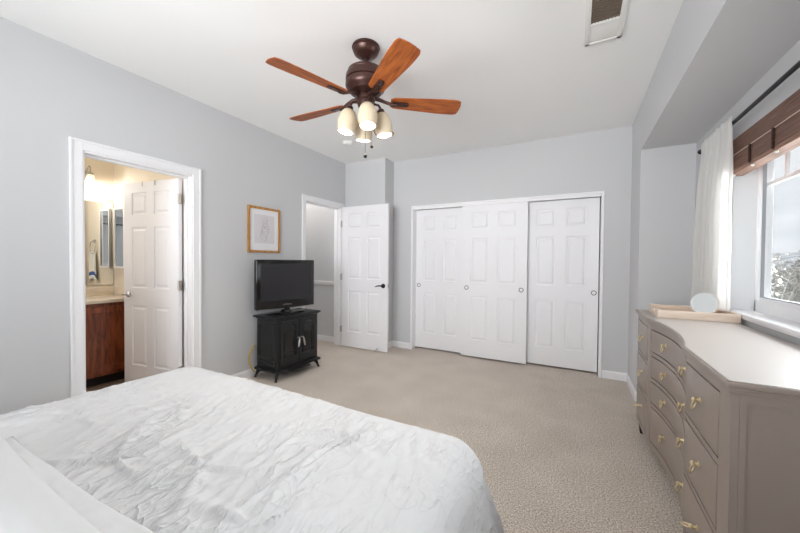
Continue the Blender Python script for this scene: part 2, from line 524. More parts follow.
# ------------------------------------------------------------------ six-panel doors
def panel_slab(wd, h, t, panels, depth=0.012, T_=None, both=True):
    mb = MB()
    xs = sorted({0.0, wd} | {p[0] for p in panels} | {p[1] for p in panels})
    zs = sorted({0.0, h} | {p[2] for p in panels} | {p[3] for p in panels})
    def side(y, s):
        for i in range(len(xs) - 1):
            for j in range(len(zs) - 1):
                x0, x1, z0, z1 = xs[i], xs[i + 1], zs[j], zs[j + 1]
                if any(p[0] <= x0 and x1 <= p[1] and p[2] <= z0 and z1 <= p[3] for p in panels):
                    rings = [(0, 0), (0.003, depth * 0.9), (0.012, depth), (0.017, depth), (0.034, depth * 0.3), (0.037, depth * 0.12)]
                    vs = []
                    for ins, d in rings:
                        vs += [(x0 + ins, y + s * d, z0 + ins), (x1 - ins, y + s * d, z0 + ins), (x1 - ins, y + s * d, z1 - ins), (x0 + ins, y + s * d, z1 - ins)]
                    fs = []
                    for k in range(len(rings) - 1):
                        for q in range(4):
                            q2 = (q + 1) % 4
                            fs.append((k * 4 + q, k * 4 + q2, k * 4 + 4 + q2, k * 4 + 4 + q))
                    b = (len(rings) - 1) * 4
                    fs.append((b, b + 1, b + 2, b + 3))
                    mb.add(vs, fs, T_)
                else:
                    mb.add([(x0, y, z0), (x1, y, z0), (x1, y, z1), (x0, y, z1)], [(0, 1, 2, 3)], T_)
    side(0.0, 1)
    side(t, -1)
    for i in range(len(xs) - 1):
        for z in (0, h):
            mb.add([(xs[i], 0, z), (xs[i + 1], 0, z), (xs[i + 1], t, z), (xs[i], t, z)], [(0, 1, 2, 3)], T_)
    for j in range(len(zs) - 1):
        for x in (0, wd):
            mb.add([(x, 0, zs[j]), (x, 0, zs[j + 1]), (x, t, zs[j + 1]), (x, t, zs[j])], [(0, 1, 2, 3)], T_)
    return mb

def six_panels(wd, h, st=0.115, mid=0.10):
    pw = (wd - 2 * st - mid) / 2
    k = h / 2.07
    rows = [(0.225 * k, 0.83 * k), (1.01 * k, 1.62 * k), (1.745 * k, 1.965 * k)]
    return [(x, x + pw, a, b) for x in (st, st + pw + mid) for a, b in rows]

def lever(parent, x, z, s, flip, material, name='lever_handle'):
    """lever on the face y=0 looking to -y (s=-1) or y=t (s=+1); flip: lever direction in x"""
    mb = MB()
    Tm = Matrix.Translation((x, 0 if s < 0 else 0.035, z)) @ Matrix.Rotation(R(90) if s < 0 else R(-90), 4, 'X')
    mb.lathe([(0.032, 0), (0.032, 0.005), (0.026, 0.010), (0.012, 0.013), (0.011, 0.045), (0.013, 0.05), (0.010, 0.056)], 24, Tm)
    y = s * 0.046 + (0 if s < 0 else 0.035)
    mb.tube([(x, y, z), (x + flip * 0.03, y + s * 0.004, z + 0.004), (x + flip * 0.07, y, z + 0.0), (x + flip * 0.105, y - s * 0.004, z - 0.012)], [0.009, 0.009, 0.008, 0.006], 12)
    return mb.build(name, material, parent)

def hinge(parent, z, x=0.0, y=-0.004):
    mb = MB().lathe([(0.007, 0), (0.007, 0.09)], 12, Matrix.Translation((x - 0.004, y, z - 0.045)))
    mb.sphere((x - 0.004, y, z + 0.047), 0.008, n=8)
    mb.box(x - 0.03, x - 0.004, y + 0.002, y + 0.005, z - 0.044, z + 0.044)
    mb.box(x - 0.004, x - 0.001, y + 0.004, y + 0.034, z - 0.044, z + 0.044)
    return mb.build('hinge', M['silver'], parent)

# bedroom entry door, folded back against the entry wall
DW, DH = 0.79, 2.072
d = empty('door_1', (-3.098, 3.926, 0.014), R(0.6))
tag(d, 'white six-panel bedroom door standing open beside the black stove cabinet', 'door', kind='structure')
panel_slab(DW, DH, 0.035, six_panels(DW, DH)).build('door_panel', M['door'], d, weld=True, angle=10)
lever(d, DW - 0.07, 0.925, -1, -1, M['darkmetal'])
lever(d, DW - 0.07, 0.925, 1, -1, M['darkmetal'])
for z in (0.25, 1.03, 1.82): hinge(d, z)
box('latch_plate', DW - 0.001, DW + 0.0015, 0.006, 0.029, 0.895, 0.955, M['silver'], d)
mb = MB().lathe([(0.012, 0), (0.012, 0.004), (0.005, 0.008), (0.005, 0.055), (0.011, 0.058), (0.011, 0.07)], 14, Matrix.Translation((DW - 0.16, 0.0, 0.03)) @ Matrix.Rotation(R(105), 4, 'X'))
mb.build('kick_stop', M['silver'], d)

# bathroom door, open into the bathroom
BW, BH = 0.753, 2.03
ang = R(189.5)
d = empty('door_2', (-3.280, 1.757, 0.012), ang)
tag(d, 'white six-panel door opening into the warm-lit bathroom', 'door', kind='structure')
panel_slab(BW, BH, 0.035, six_panels(BW, BH)).build('door_panel', M['door'], d, weld=True, angle=10)
for z in (0.22, 1.03, 1.84):
    mb = MB().lathe([(0.008, 0), (0.008, 0.09)], 12, Matrix.Translation((-0.008, 0.04, z - 0.045)))
    mb.box(-0.004, 0.0, 0.002, 0.036, z - 0.044, z + 0.044)
    mb.box(-0.042, -0.006, 0.04, 0.043, z - 0.044, z + 0.044)
    mb.build('hinge', M['silver'], d)
lever(d, BW - 0.065, 0.925, 1, -1, M['silver'])
lever(d, BW - 0.065, 0.925, -1, -1, M['silver'])

# closet: three bypass doors
def closet_door(name, x0, x1, y, label, pulls):
    o = empty(name, (x0, y, 0.022))
    tag(o, label, 'closet door', kind='structure')
    wd, h = x1 - x0, 2.02
    panel_slab(wd, h, 0.032, six_panels(wd, h, 0.125, 0.115)).build('door_panel', M['door'], o, weld=True, angle=10)
    for px in pulls:
        Tm = Matrix.Translation((px - x0, 0.0, 0.918)) @ Matrix.Rotation(R(90), 4, 'X')
        MB().lathe([(0.0285, -0.004), (0.0285, 0.003), (0.024, 0.0045), (0.021, 0.001), (0.0195, -0.0095), (0.006, -0.011)], 28, Tm, cap=True).build('finger_pull', M['nickel_dark'], o)
    return o
closet_door('door_3', CX0 + 0.006, -1.345, YB + 0.098, 'white closet door with its pull at the left, nearest the entry door', [-2.052])
closet_door('door_4', -1.378, -0.54, YB + 0.014, 'white closet door in the middle with two round pulls', [-1.305, -0.606])
closet_door('door_5', -0.572, CX1 - 0.014, YB + 0.098, 'white closet door with its pull at the right, nearest the dresser', [0.18])

# ------------------------------------------------------------------ bay window
win = empty('window_1', (0, 0, 0))
tag(win, 'white vinyl bay window with divided upper panes over a broad sill', 'window', kind='structure')
FX0, FX1 = 1.015, 1.075
mb = MB()
for a in (0.0,):
    mb.box(FX0, FX1, WY1 - 0.02, WY1, WZ0, WZ1).box(FX0, FX1, WY0, WY0 + 0.045, WZ0, WZ1)
    mb.box(FX0, FX1, WY0, WY1, WZ0, WZ0 + 0.075).box(FX0, FX1, WY0, WY1, WZ1 - 0.045, WZ1)
    mb.box(FX0 + 0.012, FX1, WY1 - 0.048, WY1 - 0.02, WZ0 + 0.05, WZ1 - 0.045)
    mb.box(FX0 + 0.012, FX1, WY0 + 0.045, WY1 - 0.045, WZ0 + 0.05, WZ0 + 0.095)
mb.build('window_frame', M['trim'], win, bevel=0.003)
mb = MB()
mb.box(1.043, 1.057, WY0 + 0.04, WY1 - 0.045, 1.775, 1.797)
for k in range(9):
    y = 2.70 - 0.33 * k
    if y < WY0 + 0.1: break
    mb.box(1.043, 1.057, y - 0.009, y + 0.009, 1.797, WZ1 - 0.04)
mb.box(1.02, 1.07, 1.80, 1.85, WZ0 + 0.05, WZ1 - 0.04)
mb.build('muntin', M['trim'], win)
M['gasket'] = mat('grey_glazing_gasket', (150, 156, 160), 0.6)
MB().box(1.024, 1.04, WY1 - 0.0535, WY1 - 0.0475, WZ0 + 0.095, WZ1 - 0.045).box(1.024, 1.04, WY0 + 0.05, WY1 - 0.048, WZ0 + 0.0945, WZ0 + 0.1).build('gasket', M['gasket'], win)
MB().box(1.048, 1.052, WY0 + 0.04, WY1 - 0.045, WZ0 + 0.09, WZ1 - 0.04).build('pane', M['glass'], win)
mb = MB().box(XW - 0.022, FX0 + 0.002, WY0, WY1 - 0.001, WZ0 - 0.028, WZ0 + 0.004)
mb.build('window_sill', M['trim'], win, bevel=0.006)
mb = MB().box(XW, FX0 + 0.001, WY1 - 0.006, WY1 - 0.0005, WZ0 + 0.004, WZ1).box(XW, FX0 + 0.001, WY0, WY1, WZ1 - 0.006, WZ1 - 0.0005)
mb.build('window_jamb', M['jamb'], win)
# unseen rear window frame, added to go with the rear fill light
win2 = empty('rear_fill_window', (0, 0, 0))
tag(win2, 'added unseen white window behind the bed for the rear fill light', 'window', kind='structure')
mb = MB()
mb.box(RX0, RX0 + 0.05, YR - 0.1, YR - 0.04, RZ0, RZ1).box(RX1 - 0.05, RX1, YR - 0.1, YR - 0.04, RZ0, RZ1)
mb.box(RX0, RX1, YR - 0.1, YR - 0.04, RZ0, RZ0 + 0.05).box(RX0, RX1, YR - 0.1, YR - 0.04, RZ1 - 0.05, RZ1)
mb.box(-1.38, -1.32, YR - 0.1, YR - 0.04, RZ0, RZ1)
mb.build('window_frame', M['trim'], win2, bevel=0.003)

# curtain rod
rod = empty('curtain_rod', (0.838, 0, 2.16))
tag(rod, 'thin black curtain rod running above the brown woven shade', 'curtain rod')
MB().tube([(0, -0.6, -0.005), (0, 3.36, 0.0)], 0.0115, 14).build('pole', M['darkmetal'], rod)
MB().sphere((0, 3.372, 0), 0.019, n=12).lathe([(0.013, 0), (0.013, 0.02)], 16, Matrix.Translation((0, 3.345, 0)) @ Matrix.Rotation(R(-90), 4, 'X')).build('finial', M['darkmetal'], rod)
for y in (3.31, 1.6, -0.4):
    MB().tube([(0, y, -0.012), (0.02, y, -0.016), (0.062, y, -0.016)], 0.006, 10).box(0.057, 0.062, y - 0.014, y + 0.014, -0.05, 0.02).build('bracket', M['darkmetal'], rod)

# curtain
def curtain():
    NY, NZ = 150, 60
    zt, zb = 2.192, 0.992
    vs = []
    for j in range(NZ + 1):
        t = j / NZ
        z = zt + (zb - zt) * t
        y0 = 2.735
        y1 = 3.255 + 0.15 * t ** 0.9
        zz = 2.16
        for i in range(NY + 1):
            s = i / NY
            y = y0 + (y1 - y0) * s
            ph = s * 2 * pi * 7 + 1.1 * noise.noise((s * 4, 0, t * 0.7))
            amp = 0.006 + 0.019 * min(1, t * 3.5) * (0.75 + 0.5 * noise.noise((s * 5, 3.1, t * 1.2)))
            x = 0.818 + amp * sin(ph) + 0.010 * noise.noise((s * 9, 7.7, t * 3))
            y += 0.008 * cos(ph * 1.0) * min(1, t * 4)
            # rod pocket: cloth bulges round the rod
            dz = abs(z - zz)
            if dz < 0.02:
                x -= 0.006 * (1 - dz / 0.02)
            if t < 0.16:
                x += 0.0035 * sin(s * 2 * pi * 26) * (1 - t / 0.16)
            zo = 0.012 * noise.noise((s * 14, 1, 0)) * (1 if j == 0 else max(0, 1 - t * 12))
            vs.append((min(x, 0.862), y, z + zo))
    fs = []
    for j in range(NZ):
        for i in range(NY):
            a = j * (NY + 1) + i
            fs.append((a, a + 1, a + NY + 2, a + NY + 1))
    mb = MB(); mb.add(vs, fs)
    o = mb.build('curtain', M['curtain'], angle=80)
    sm = o.modifiers.new('thickness', 'SOLIDIFY'); sm.thickness = 0.0015
    return tag(o, 'gathered white linen curtain hanging at the far end of the bay window', 'curtain')
curtain()

# woven wood roman shade
sh = empty('roman_shade', (0, 0, 0))
tag(sh, 'brown woven bamboo shade drawn up at the top of the bay window', 'window shade')
def shade_strip(name, x_front, x_back, z0, z1, material, sag=0.0):
    mb = MB()
    n = 24
    y0, y1 = WY0 + 0.012, WY1 - 0.035
    prof = []
    rows = max(6, int((z1 - z0) / 0.006))
    for k in range(rows + 1):
        z = z0 + (z1 - z0) * k / rows
        prof.append((x_front + 0.0018 * (k % 2), z))
    prof += [(x_back, z1), (x_back, z0)]
    m_ = len(prof)
    vs = [(a, y, b) for y in (y0, y1) for a, b in prof]
    fs = [tuple(range(m_)), tuple(range(m_, 2 * m_))[::-1]] + [(i, (i + 1) % m_, m_ + (i + 1) % m_, m_ + i) for i in range(m_)]
    mb.add(vs, fs)
    return mb.build(name, material, sh, smooth=False)
shade_strip('valance', 0.874, 0.893, 1.982, 2.082, M['blind'])
shade_strip('fold', 0.866, 0.886, 1.885, 1.974, M['blind'])
shade_strip('fold', 0.888, 0.905, 1.880, 1.99, M['blind'])
shade_strip('hem', 0.868, 0.936, 1.858, 1.884, M['blind_light'])
box('head_rail', 0.893, 0.94, WY0 + 0.012, WY1 - 0.035, 2.03, 2.078, M['blind'], sh)
MB().box(0.866, 0.884, WY0 + 0.012, WY1 - 0.035, 1.9755, 1.9795).build('lift_cord', M['cord_white'], sh)
for k in range(12):
    y = WY1 - 0.09 - 0.255 * k
    if y < WY0 + 0.05: break
    pts = [(0.862, y + 0.007 * sin(i * 1.3), 1.872 + i * 0.0085) for i in range(13)]
    pts2 = [(0.862, y - 0.007 * sin(i * 1.3), 1.872 + i * 0.0085) for i in range(13)]
    mb = MB().tube(pts, 0.0045, 6).tube(pts2, 0.0045, 6)
    bd = mb.build('braid_tape', M['cord_dark'], sh)
    MB().sphere((0.874, y - 0.005, 1.853), 0.0085, n=8, sc=(1, 1, 0.8)).build('cord_bead', M['hem_weight'], bd)

# ------------------------------------------------------------------ outside
g = MB()
NX, NYY = 40, 40
gv, gf = [], []
for i in range(NX + 1):
    for j in range(NYY + 1):
        x = 1.3 + (i / NX) ** 1.5 * 60; y = -30 + j / NYY * 120
        z = 0.0 + 0.25 * noise.noise((x * 0.12, y * 0.12, 0)) + max(0, x - 12) * 0.045
        gv.append((x, y, z - 0.5))
for i in range(NX):
    for j in range(NYY):
        a = i * (NYY + 1) + j
        gf.append((a, a + 1, a + NYY + 2, a + NYY + 1))
g.add(gv, gf)
structure(g.build('ground', M['ground'], angle=80))
g = MB(); gv, gf = [], []
for i in range(60):
    for j in range(9):
        y = -60 + i * 6.0; k = j / 8
        hgt = (7.5 + 3.0 * noise.noise((y * 0.035, 0, 0)) + 1.2 * noise.noise((y * 0.15, 4, 0)))
        gv.append((58 + k * 34, y, -1 + hgt * sin(k * pi / 2) + 0.5 * noise.noise((y * 0.2, k * 6, 1))))
for i in range(59):
    for j in range(8):
        a = i * 9 + j
        gf.append((a, a + 9, a + 10, a + 1))
g.add(gv, gf)
structure(g.build('hills', M['snow'], angle=80))
fe = empty('fence', (5.2, 0, 0))
tag(fe, 'pale rail fence crossing the yard outside the bay window', 'fence')
for z in (0.95, 0.45):
    MB().box(-0.02, 0.02, -4, 26, z - 0.03, z + 0.03).build('rail', M['fence'], fe)
for k in range(13):
    y = -3.6 + k * 2.35
    MB().box(-0.045, 0.045, y - 0.045, y + 0.045, -0.75, 1.06).build('post', M['fence'], fe)
def shrub(loc, hgt, rad, label, seed):
    rnd = random.Random(seed)
    mb = MB()
    for s in range(46):
        a = rnd.uniform(0, 2 * pi); sp = rnd.uniform(0.15, 1) * rad
        h_ = hgt * rnd.uniform(0.6, 1.0)
        p1 = Vector((cos(a) * sp * 0.35, sin(a) * sp * 0.35, h_ * 0.45)); p2 = Vector((cos(a) * sp, sin(a) * sp, h_))
        mb.tube([(0, 0, 0), p1, p2], [0.012, 0.008, 0.003], 5)
        for q in range(14):
            t = rnd.uniform(0.3, 1)
            p = p1.lerp(p2, t) if t > 0.5 else Vector((0, 0, 0)).lerp(p1, t * 2)
            e = p + Vector((rnd.uniform(-1, 1), rnd.uniform(-1, 1), rnd.uniform(-0.2, 1))) * 0.16
            mb.tube([p, e], [0.006, 0.002], 4)
            mb.sphere(tuple(e), rnd.uniform(0.012, 0.03), n=4)
    o = mb.build('bare_shrub', M['twig'], loc=loc, smooth=False)
    return tag(o, label, 'shrub')
shrub((3.0, 8.35, -0.55), 2.15, 0.75, 'frosted bare shrub nearest the bay window, outside', 1)
shrub((4.3, 10.9, -0.5), 2.0, 0.8, 'frosted bare shrub behind the nearest one, in front of the fence', 2)
shrub((8.2, 17.5, -0.5), 1.5, 1.2, 'grey bare shrub growing beyond the pale rail fence', 3)

# ------------------------------------------------------------------ dresser
DX, DY0, DY1, DZ = 0.425, 1.37, 3.10, 0.93
DBX = 0.868
CY0, CY1 = 1.832, 2.648      # concave centre bay
SAG = 0.05
def front_x(y, off=0.0):
    if CY0 < y < CY1:
        h_ = (CY1 - CY0) / 2; c_ = (CY0 + CY1) / 2
        rr = (h_ * h_ + SAG * SAG) / (2 * SAG)
        return DX + off - (rr - SAG) + math.sqrt(max(0, rr * rr - (y - c_) ** 2))
    return DX + off
def front_strip(mb, y0, y1, z0, z1, o0, o1, n=None, bz=0.0):
    """solid strip that follows the dresser front: from front_x+o0 (outer) back to front_x+o1"""
    n = n or max(1, int((y1 - y0) / 0.02))
    ys = [y0 + (y1 - y0) * i / n for i in range(n + 1)]
    poly = [(front_x(y) + o0, y) for y in ys] + [(front_x(y) + o1, y) for y in reversed(ys)]
    mb.prism(poly[::-1], z0, z1)
    return mb
dr = empty('dresser', (0, 0, 0))
tag(dr, 'long taupe dresser with a concave centre and brass ring pulls under the bay window', 'dresser')
# carcass (recessed behind the face), side panels
ys = [DY0 + 0.012 + (DY1 - DY0 - 0.024) * i / 60 for i in range(61)]
poly = [(front_x(y) + 0.014, y) for y in ys] + [(DBX - 0.006, DY1 - 0.012), (DBX - 0.006, DY0 + 0.012)]
MB().prism(poly[::-1], 0.125, DZ - 0.042).build('carcass', M['gap'], dr)
mb = MB()
Y0, Y1 = DY0, DY1
zr = [(0.125, 0.143), (0.873, 0.890)]
for a, b in ((0.10, 0.140), (0.866, 0.892)):
    front_strip(mb, Y0, Y1, a, b, 0.0, 0.02, 80)
for a, b in ((Y0, 1.462), (1.852, CY0 + 0.012), (CY1 - 0.012, 2.708 - 0.0), (3.062, Y1)):
    pass
STL = [(Y0, 1.459), (1.862, 1.874)]
cols_side = [(1.462, 1.842), (2.70, 3.06)]
front_strip(mb, Y0, 1.459, 0.14, 0.866, 0, 0.02, 2)
front_strip(mb, 1.845, 1.862, 0.14, 0.866, 0, 0.02, 4)
front_strip(mb, 2.622, 2.697, 0.14, 0.866, 0, 0.02, 8)
front_strip(mb, 3.063, Y1, 0.14, 0.866, 0, 0.02, 2)
side_z = [(0.143, 0.372), (0.396, 0.614), (0.641, 0.863)]
mid_z = [(0.143, 0.369), (0.395, 0.529), (0.557, 0.694), (0.722, 0.863)]
for (a, b) in cols_side:
    for z0, z1 in ((0.375, 0.393), (0.617, 0.638)):
        front_strip(mb, a - 0.003, b + 0.003, z0, z1, 0, 0.02, 3)
for z0, z1 in ((0.372, 0.392), (0.532, 0.554), (0.697, 0.719)):
    front_strip(mb, 1.862, 2.622, z0, z1, 0, 0.02, 40)
mb.build('face_frame', M['taupe'], dr)
def end_panel(y, s):
    mb = MB()
    yy = (y, y + s * 0.018); a, b = min(yy), max(yy)
    mb.box(DX + 0.0205, DX + 0.037, a, b, 0.10, 0.892).box(DBX - 0.07, DBX, a, b, 0.10, 0.892)
    mb.box(DX + 0.037, DBX - 0.07, a, b, 0.10, 0.19).box(DX + 0.037, DBX - 0.07, a, b, 0.866, 0.892)
    c = y + s * 0.008
    mb.box(DX + 0.035, DBX - 0.068, min(c, c + s * 0.008), max(c, c + s * 0.008), 0.18, 0.87)
    return mb.build('end_panel', M['taupe'], dr)
end_panel(DY0, 1); end_panel(DY1, -1)
box('back_panel', DBX - 0.006, DBX, DY0 + 0.02, DY1 - 0.02, 0.1, 0.89, M['taupe'], dr)
# top: bullnose slab over a cove moulding
def top_layer(mb, z0, z1, o):
    ys = [DY0 - o + (DY1 - DY0 + 2 * o) * i / 120 for i in range(121)]
    poly = [(front_x(y) - o, y) for y in ys] + [(DBX, DY1 + o), (DBX, DY0 - o)]
    mb.prism(poly[::-1], z0, z1)
mb = MB()
top_layer(mb, 0.891, 0.903, 0.006)
top_layer(mb, 0.9035, 0.912, 0.012)
mb.build('top_moulding', M['taupe'], dr, bevel=0.003, seg=2)
mb = MB(); top_layer(mb, 0.9125, DZ, 0.018)
mb.build('top', M['taupe'], dr, bevel=0.005, seg=2)
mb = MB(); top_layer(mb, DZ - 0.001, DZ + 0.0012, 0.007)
mb.build('top_surface', M['taupe_top_sheen'], dr)
# legs
for x, y in ((DX + 0.04, DY0 + 0.045), (DX + 0.04, DY1 - 0.045), (DBX - 0.05, DY0 + 0.045), (DBX - 0.05, DY1 - 0.045)):
    MB().add([(x - 0.022, y - 0.022, 0), (x + 0.022, y - 0.022, 0), (x + 0.022, y + 0.022, 0), (x - 0.022, y + 0.022, 0),
              (x - 0.03, y - 0.03, 0.0995), (x + 0.03, y - 0.03, 0.0995), (x + 0.03, y + 0.03, 0.0995), (x - 0.03, y + 0.03, 0.0995)],
             [(3, 2, 1, 0), (4, 5, 6, 7), (0, 1, 5, 4), (1, 2, 6, 5), (2, 3, 7, 6), (3, 0, 4, 7)]).build('leg', M['gap'], dr, bevel=0.004)
def pull(parent, y, z, swing=12):
    """brass post with a tapering drop ring hanging from it; swing: degrees off vertical"""
    x = front_x(y) - 0.001
    sl = (front_x(y + 0.01) - front_x(y - 0.01)) / 0.02
    Tm = Matrix.Translation((x, y, z)) @ Matrix.Rotation(-math.atan(sl), 4, 'Z') @ Matrix.Rotation(R(-90), 4, 'Y')
    mb = MB()
    mb.lathe([(0.011, -0.001), (0.011, 0.002), (0.006, 0.004), (0.005, 0.012), (0.0085, 0.015), (0.0095, 0.020), (0.006, 0.025), (0.0015, 0.027)], 18, Tm)
    pts = []
    N = 26
    for k in range(N):
        a = 2 * pi * k / N
        wv = 0.015 * sin(a) * (0.55 + 0.45 * cos(a * 0.5) ** 2)
        pts.append(Vector((0, wv, -0.0185 * (1 - cos(a)))))
    Tr = Matrix.Translation((x - 0.017, y, z - 0.002)) @ Matrix.Rotation(-math.atan(sl), 4, 'Z') @ Matrix.Rotation(R(-40), 4, 'Z') @ Matrix.Rotation(R(swing), 4, 'Y')
    mb.tube(pts, 0.0029, 8, closed=True, T=Tr)
    return mb.build('ring_pull', M['brass'], parent)
def drawer(y0, y1, z0, z1, pulls):
    n = 30 if y0 > 1.85 and y1 < 2.65 else 4
    mb = MB(); front_strip(mb, y0 + 0.004, y1 - 0.004, z0 + 0.0035, z1 - 0.0035, -0.0015, 0.0135, n)
    o = mb.build('drawer', M['taupe'], dr, bevel=0.0025)
    for py, sw in pulls:
        pull(o, py, (z0 + z1) / 2 + 0.015, sw)
for (a, b) in cols_side:
    for k, (z0, z1) in enumerate(side_z):
        drawer(a, b, z0, z1, [((a + b) / 2 - 0.01, 78 if k == 0 else 10)])
for (z0, z1) in mid_z:
    drawer(1.865, 2.619, z0, z1, [(2.41, 8), (1.935, 8)])

# tray on the dresser
tr = empty('tray', (0.476, 2.715, DZ + 0.0015), R(-1.5))
tag(tr, 'pale birch tray with a cut-out handle lying on the far end of the dresser', 'tray')
TW, TD, TH, TT = 0.40, 0.355, 0.052, 0.011
MB().box(TT, TW - TT, TT, TD - TT, 0.0, 0.008).build('tray_base', M['tray_floor'], tr)
MB().box(0, TW, 0, TT, 0, TH).build('tray_side', M['pale_wood'], tr, bevel=0.0015)
MB().box(0, TW, TD - TT, TD, 0, TH).build('tray_side', M['pale_wood'], tr, bevel=0.0015)
for x0 in (0.0, TW - TT):
    mb = MB()
    hw = 0.05
    c_ = TD / 2
    poly = [(TT, 0), (TD - TT, 0), (TD - TT, TH), (c_ + hw + 0.02, TH), (c_ + hw, TH - 0.004), (TT, TH)]
    mb.box(x0, x0 + TT, TT, c_ - hw, 0, TH).box(x0, x0 + TT, c_ + hw, TD - TT, 0, TH)
    mb.box(x0, x0 + TT, c_ - hw, c_ + hw, 0, 0.018).box(x0, x0 + TT, c_ - hw, c_ + hw, TH - 0.012, TH)
    mb.build('tray_end', M['pale_wood'], tr)
# round mirror standing in the tray
mr = empty('tabletop_mirror', (0.735, 2.82, DZ + 0.0100), R(-38))
tag(mr, 'small round tabletop mirror standing in the birch tray', 'mirror')
Tm = Matrix.Translation((0, 0, 0.088)) @ Matrix.Rotation(R(80), 4, 'X')
MB().lathe([(0.0715, -0.005), (0.0745, -0.003), (0.0745, 0.004), (0.0715, 0.006), (0.069, 0.004), (0.069, -0.005)], 56, Tm, cap=False).build('mirror_rim', M['plastic_white'], mr)
MB().lathe([(0.0692, -0.004), (0.0692, 0.003)], 56, Tm).build('mirror_glass', M['mirror'], mr)
MB().box(-0.03, 0.03, -0.012, 0.03, 0.0, 0.006).box(-0.004, 0.004, 0.006, 0.012, 0.005, 0.03).build('mirror_foot', M['plastic_white'], mr, bevel=0.003)

# ------------------------------------------------------------------ ceiling fan
FXC, FYC = -1.31, 1.91
fan = empty('ceiling_fan', (FXC, FYC, H))
tag(fan, 'bronze ceiling fan with five cherry wood blades and cream glass lights', 'ceiling fan')
MB().lathe([(0.094, -0.0015), (0.097, -0.012), (0.090, -0.018), (0.092, -0.026), (0.084, -0.047), (0.062, -0.066), (0.038, -0.075), (0.034, -0.080), (0.022, -0.086)], 40).build('canopy', M['bronze'], fan)
MB().lathe([(0.0125, -0.08), (0.0125, -0.14), (0.02, -0.142), (0.024, -0.152), (0.024, -0.168)], 24).build('downrod', M['bronze'], fan)
mh = MB().lathe([(0.0300, -0.15), (0.0500, -0.156), (0.0994, -0.163), (0.1228, -0.172), (0.1264, -0.185), (0.1240, -0.189), (0.1310, -0.192), (0.1369, -0.206), (0.1381, -0.238), (0.1310, -0.243), (0.1322, -0.247), (0.1381, -0.251), (0.1392, -0.275), (0.1310, -0.295), (0.1147, -0.308), (0.1076, -0.318), (0.0700, -0.332), (0.0550, -0.338)], 48).build('motor_housing', M['bronze'], fan)
MB().lathe([(0.06, -0.335), (0.066, -0.345), (0.066, -0.372), (0.056, -0.38), (0.058, -0.39), (0.052, -0.412), (0.03, -0.425), (0.012, -0.432), (0.01, -0.445)], 36).build('switch_housing', M['bronze'], fan)
BZF = -0.376
for k in range(5):
    a = R(36 - 72 * k)
    Tb = Matrix.Rotation(a, 4, 'Z') @ Matrix.Translation((0, 0, BZF)) @ Matrix.Rotation(R(-13), 4, 'X')
    # blade outline: narrow root, broad flat tip with rounded corners
    out = []
    L0, L1 = 0.175, 0.668
    def hw(t): return 0.052 + 0.024 * min(1, t * 1.35) - 0.006 * max(0, t - 0.75) * 4 * max(0, t - 0.75)
    up = []
    for i in range(25):
        t = i / 24
        x = L0 + (L1 - L0) * t
        y = hw(t)
        if t > 0.93: y -= 0.010 * ((t - 0.93) / 0.07) ** 2
        if t < 0.06: y -= 0.014 * ((0.06 - t) / 0.06) ** 2
        x += 0
        up.append((x, y))
    tip = [(L1 + 0.010 * cos(pi / 2 * abs(s)), s * (hw(1) - 0.010)) for s in (0.8, 0.4, 0, -0.4, -0.8)]
    poly = [(x, -y) for x, y in up] + tip[::-1] + [(x, y) for x, y in reversed(up)]
    bl = MB().prism(poly, 0.0, 0.006).build('blade', M['blade'], fan, bevel=0.0015, seg=1)
    bl.matrix_local = Tb
    ir = MB()
    T2 = Matrix.Rotation(a, 4, 'Z')
    ir.tube([(0.06, 0, -0.35), (0.10, 0.012, -0.353), (0.14, 0.014, -0.366), (0.19, 0.004, BZF - 0.008), (0.22, 0.0, BZF - 0.008)], [0.015, 0.013, 0.011, 0.012, 0.012], 12, T=T2)
    arm = [(0.185, -0.018), (0.20, -0.024), (0.29, -0.021), (0.303, -0.012), (0.303, 0.012), (0.29, 0.021), (0.20, 0.024), (0.185, 0.018)]
    ir.prism(arm, -0.0085, -0.0008, Tb)
    for bx, by in ((0.225, 0.0), (0.28, 0.011), (0.28, -0.011)):
        ir.sphere((bx, by, -0.0085), 0.005, Tb, n=6)
    irn = ir.build('blade_iron', M['bronze'], bl, bevel=0.001, seg=1)
    irn.matrix_parent_inverse = Tb.inverted()
# light kit: four arms with tulip shades
for k in range(4):
    a = R(-49 + 90 * k)
    T2 = Matrix.Rotation(a, 4, 'Z')
    MB().tube([(0.03, 0, -0.40), (0.06, 0, -0.388), (0.09, 0, -0.392), (0.104, 0, -0.412), (0.108, 0, -0.43)], 0.0085, 10, T=T2).lathe(
        [(0.012, 0.012), (0.022, 0.004), (0.026, -0.016), (0.026, -0.03), (0.02, -0.034)], 20, T2 @ Matrix.Translation((0.108, 0, -0.428)) @ Matrix.Rotation(R(-10), 4, 'Y')).build('lamp_arm', M['bronze'], fan)
    Ts = T2 @ Matrix.Translation((0.110, 0, -0.447)) @ Matrix.Rotation(R(-10), 4, 'Y') @ Matrix.Diagonal((1.13, 1.13, 1.25, 1))
    prof = [(0.022, 0.0), (0.034, -0.004), (0.045, -0.018), (0.054, -0.042), (0.0575, -0.068), (0.056, -0.092), (0.050, -0.116), (0.0465, -0.124),
            (0.0435, -0.123), (0.047, -0.114), (0.0525, -0.092), (0.054, -0.068), (0.0505, -0.043), (0.042, -0.02), (0.03, -0.008), (0.018, -0.006)]
    s_ = MB().lathe(prof, 36, Ts, cap=False).build('lamp_shade', M['shade'], fan, angle=60)
    MB().lathe([(0.012, -0.006), (0.013, -0.02), (0.018, -0.03), (0.018, -0.042), (0.012, -0.052), (0.004, -0.056)], 18, Ts).build('bulb', mat('frosted_bulb', (250, 236, 205), 0.4, emit=((255, 224, 175), 0.25)) if k == 0 else bpy.data.materials['frosted_bulb'], s_)
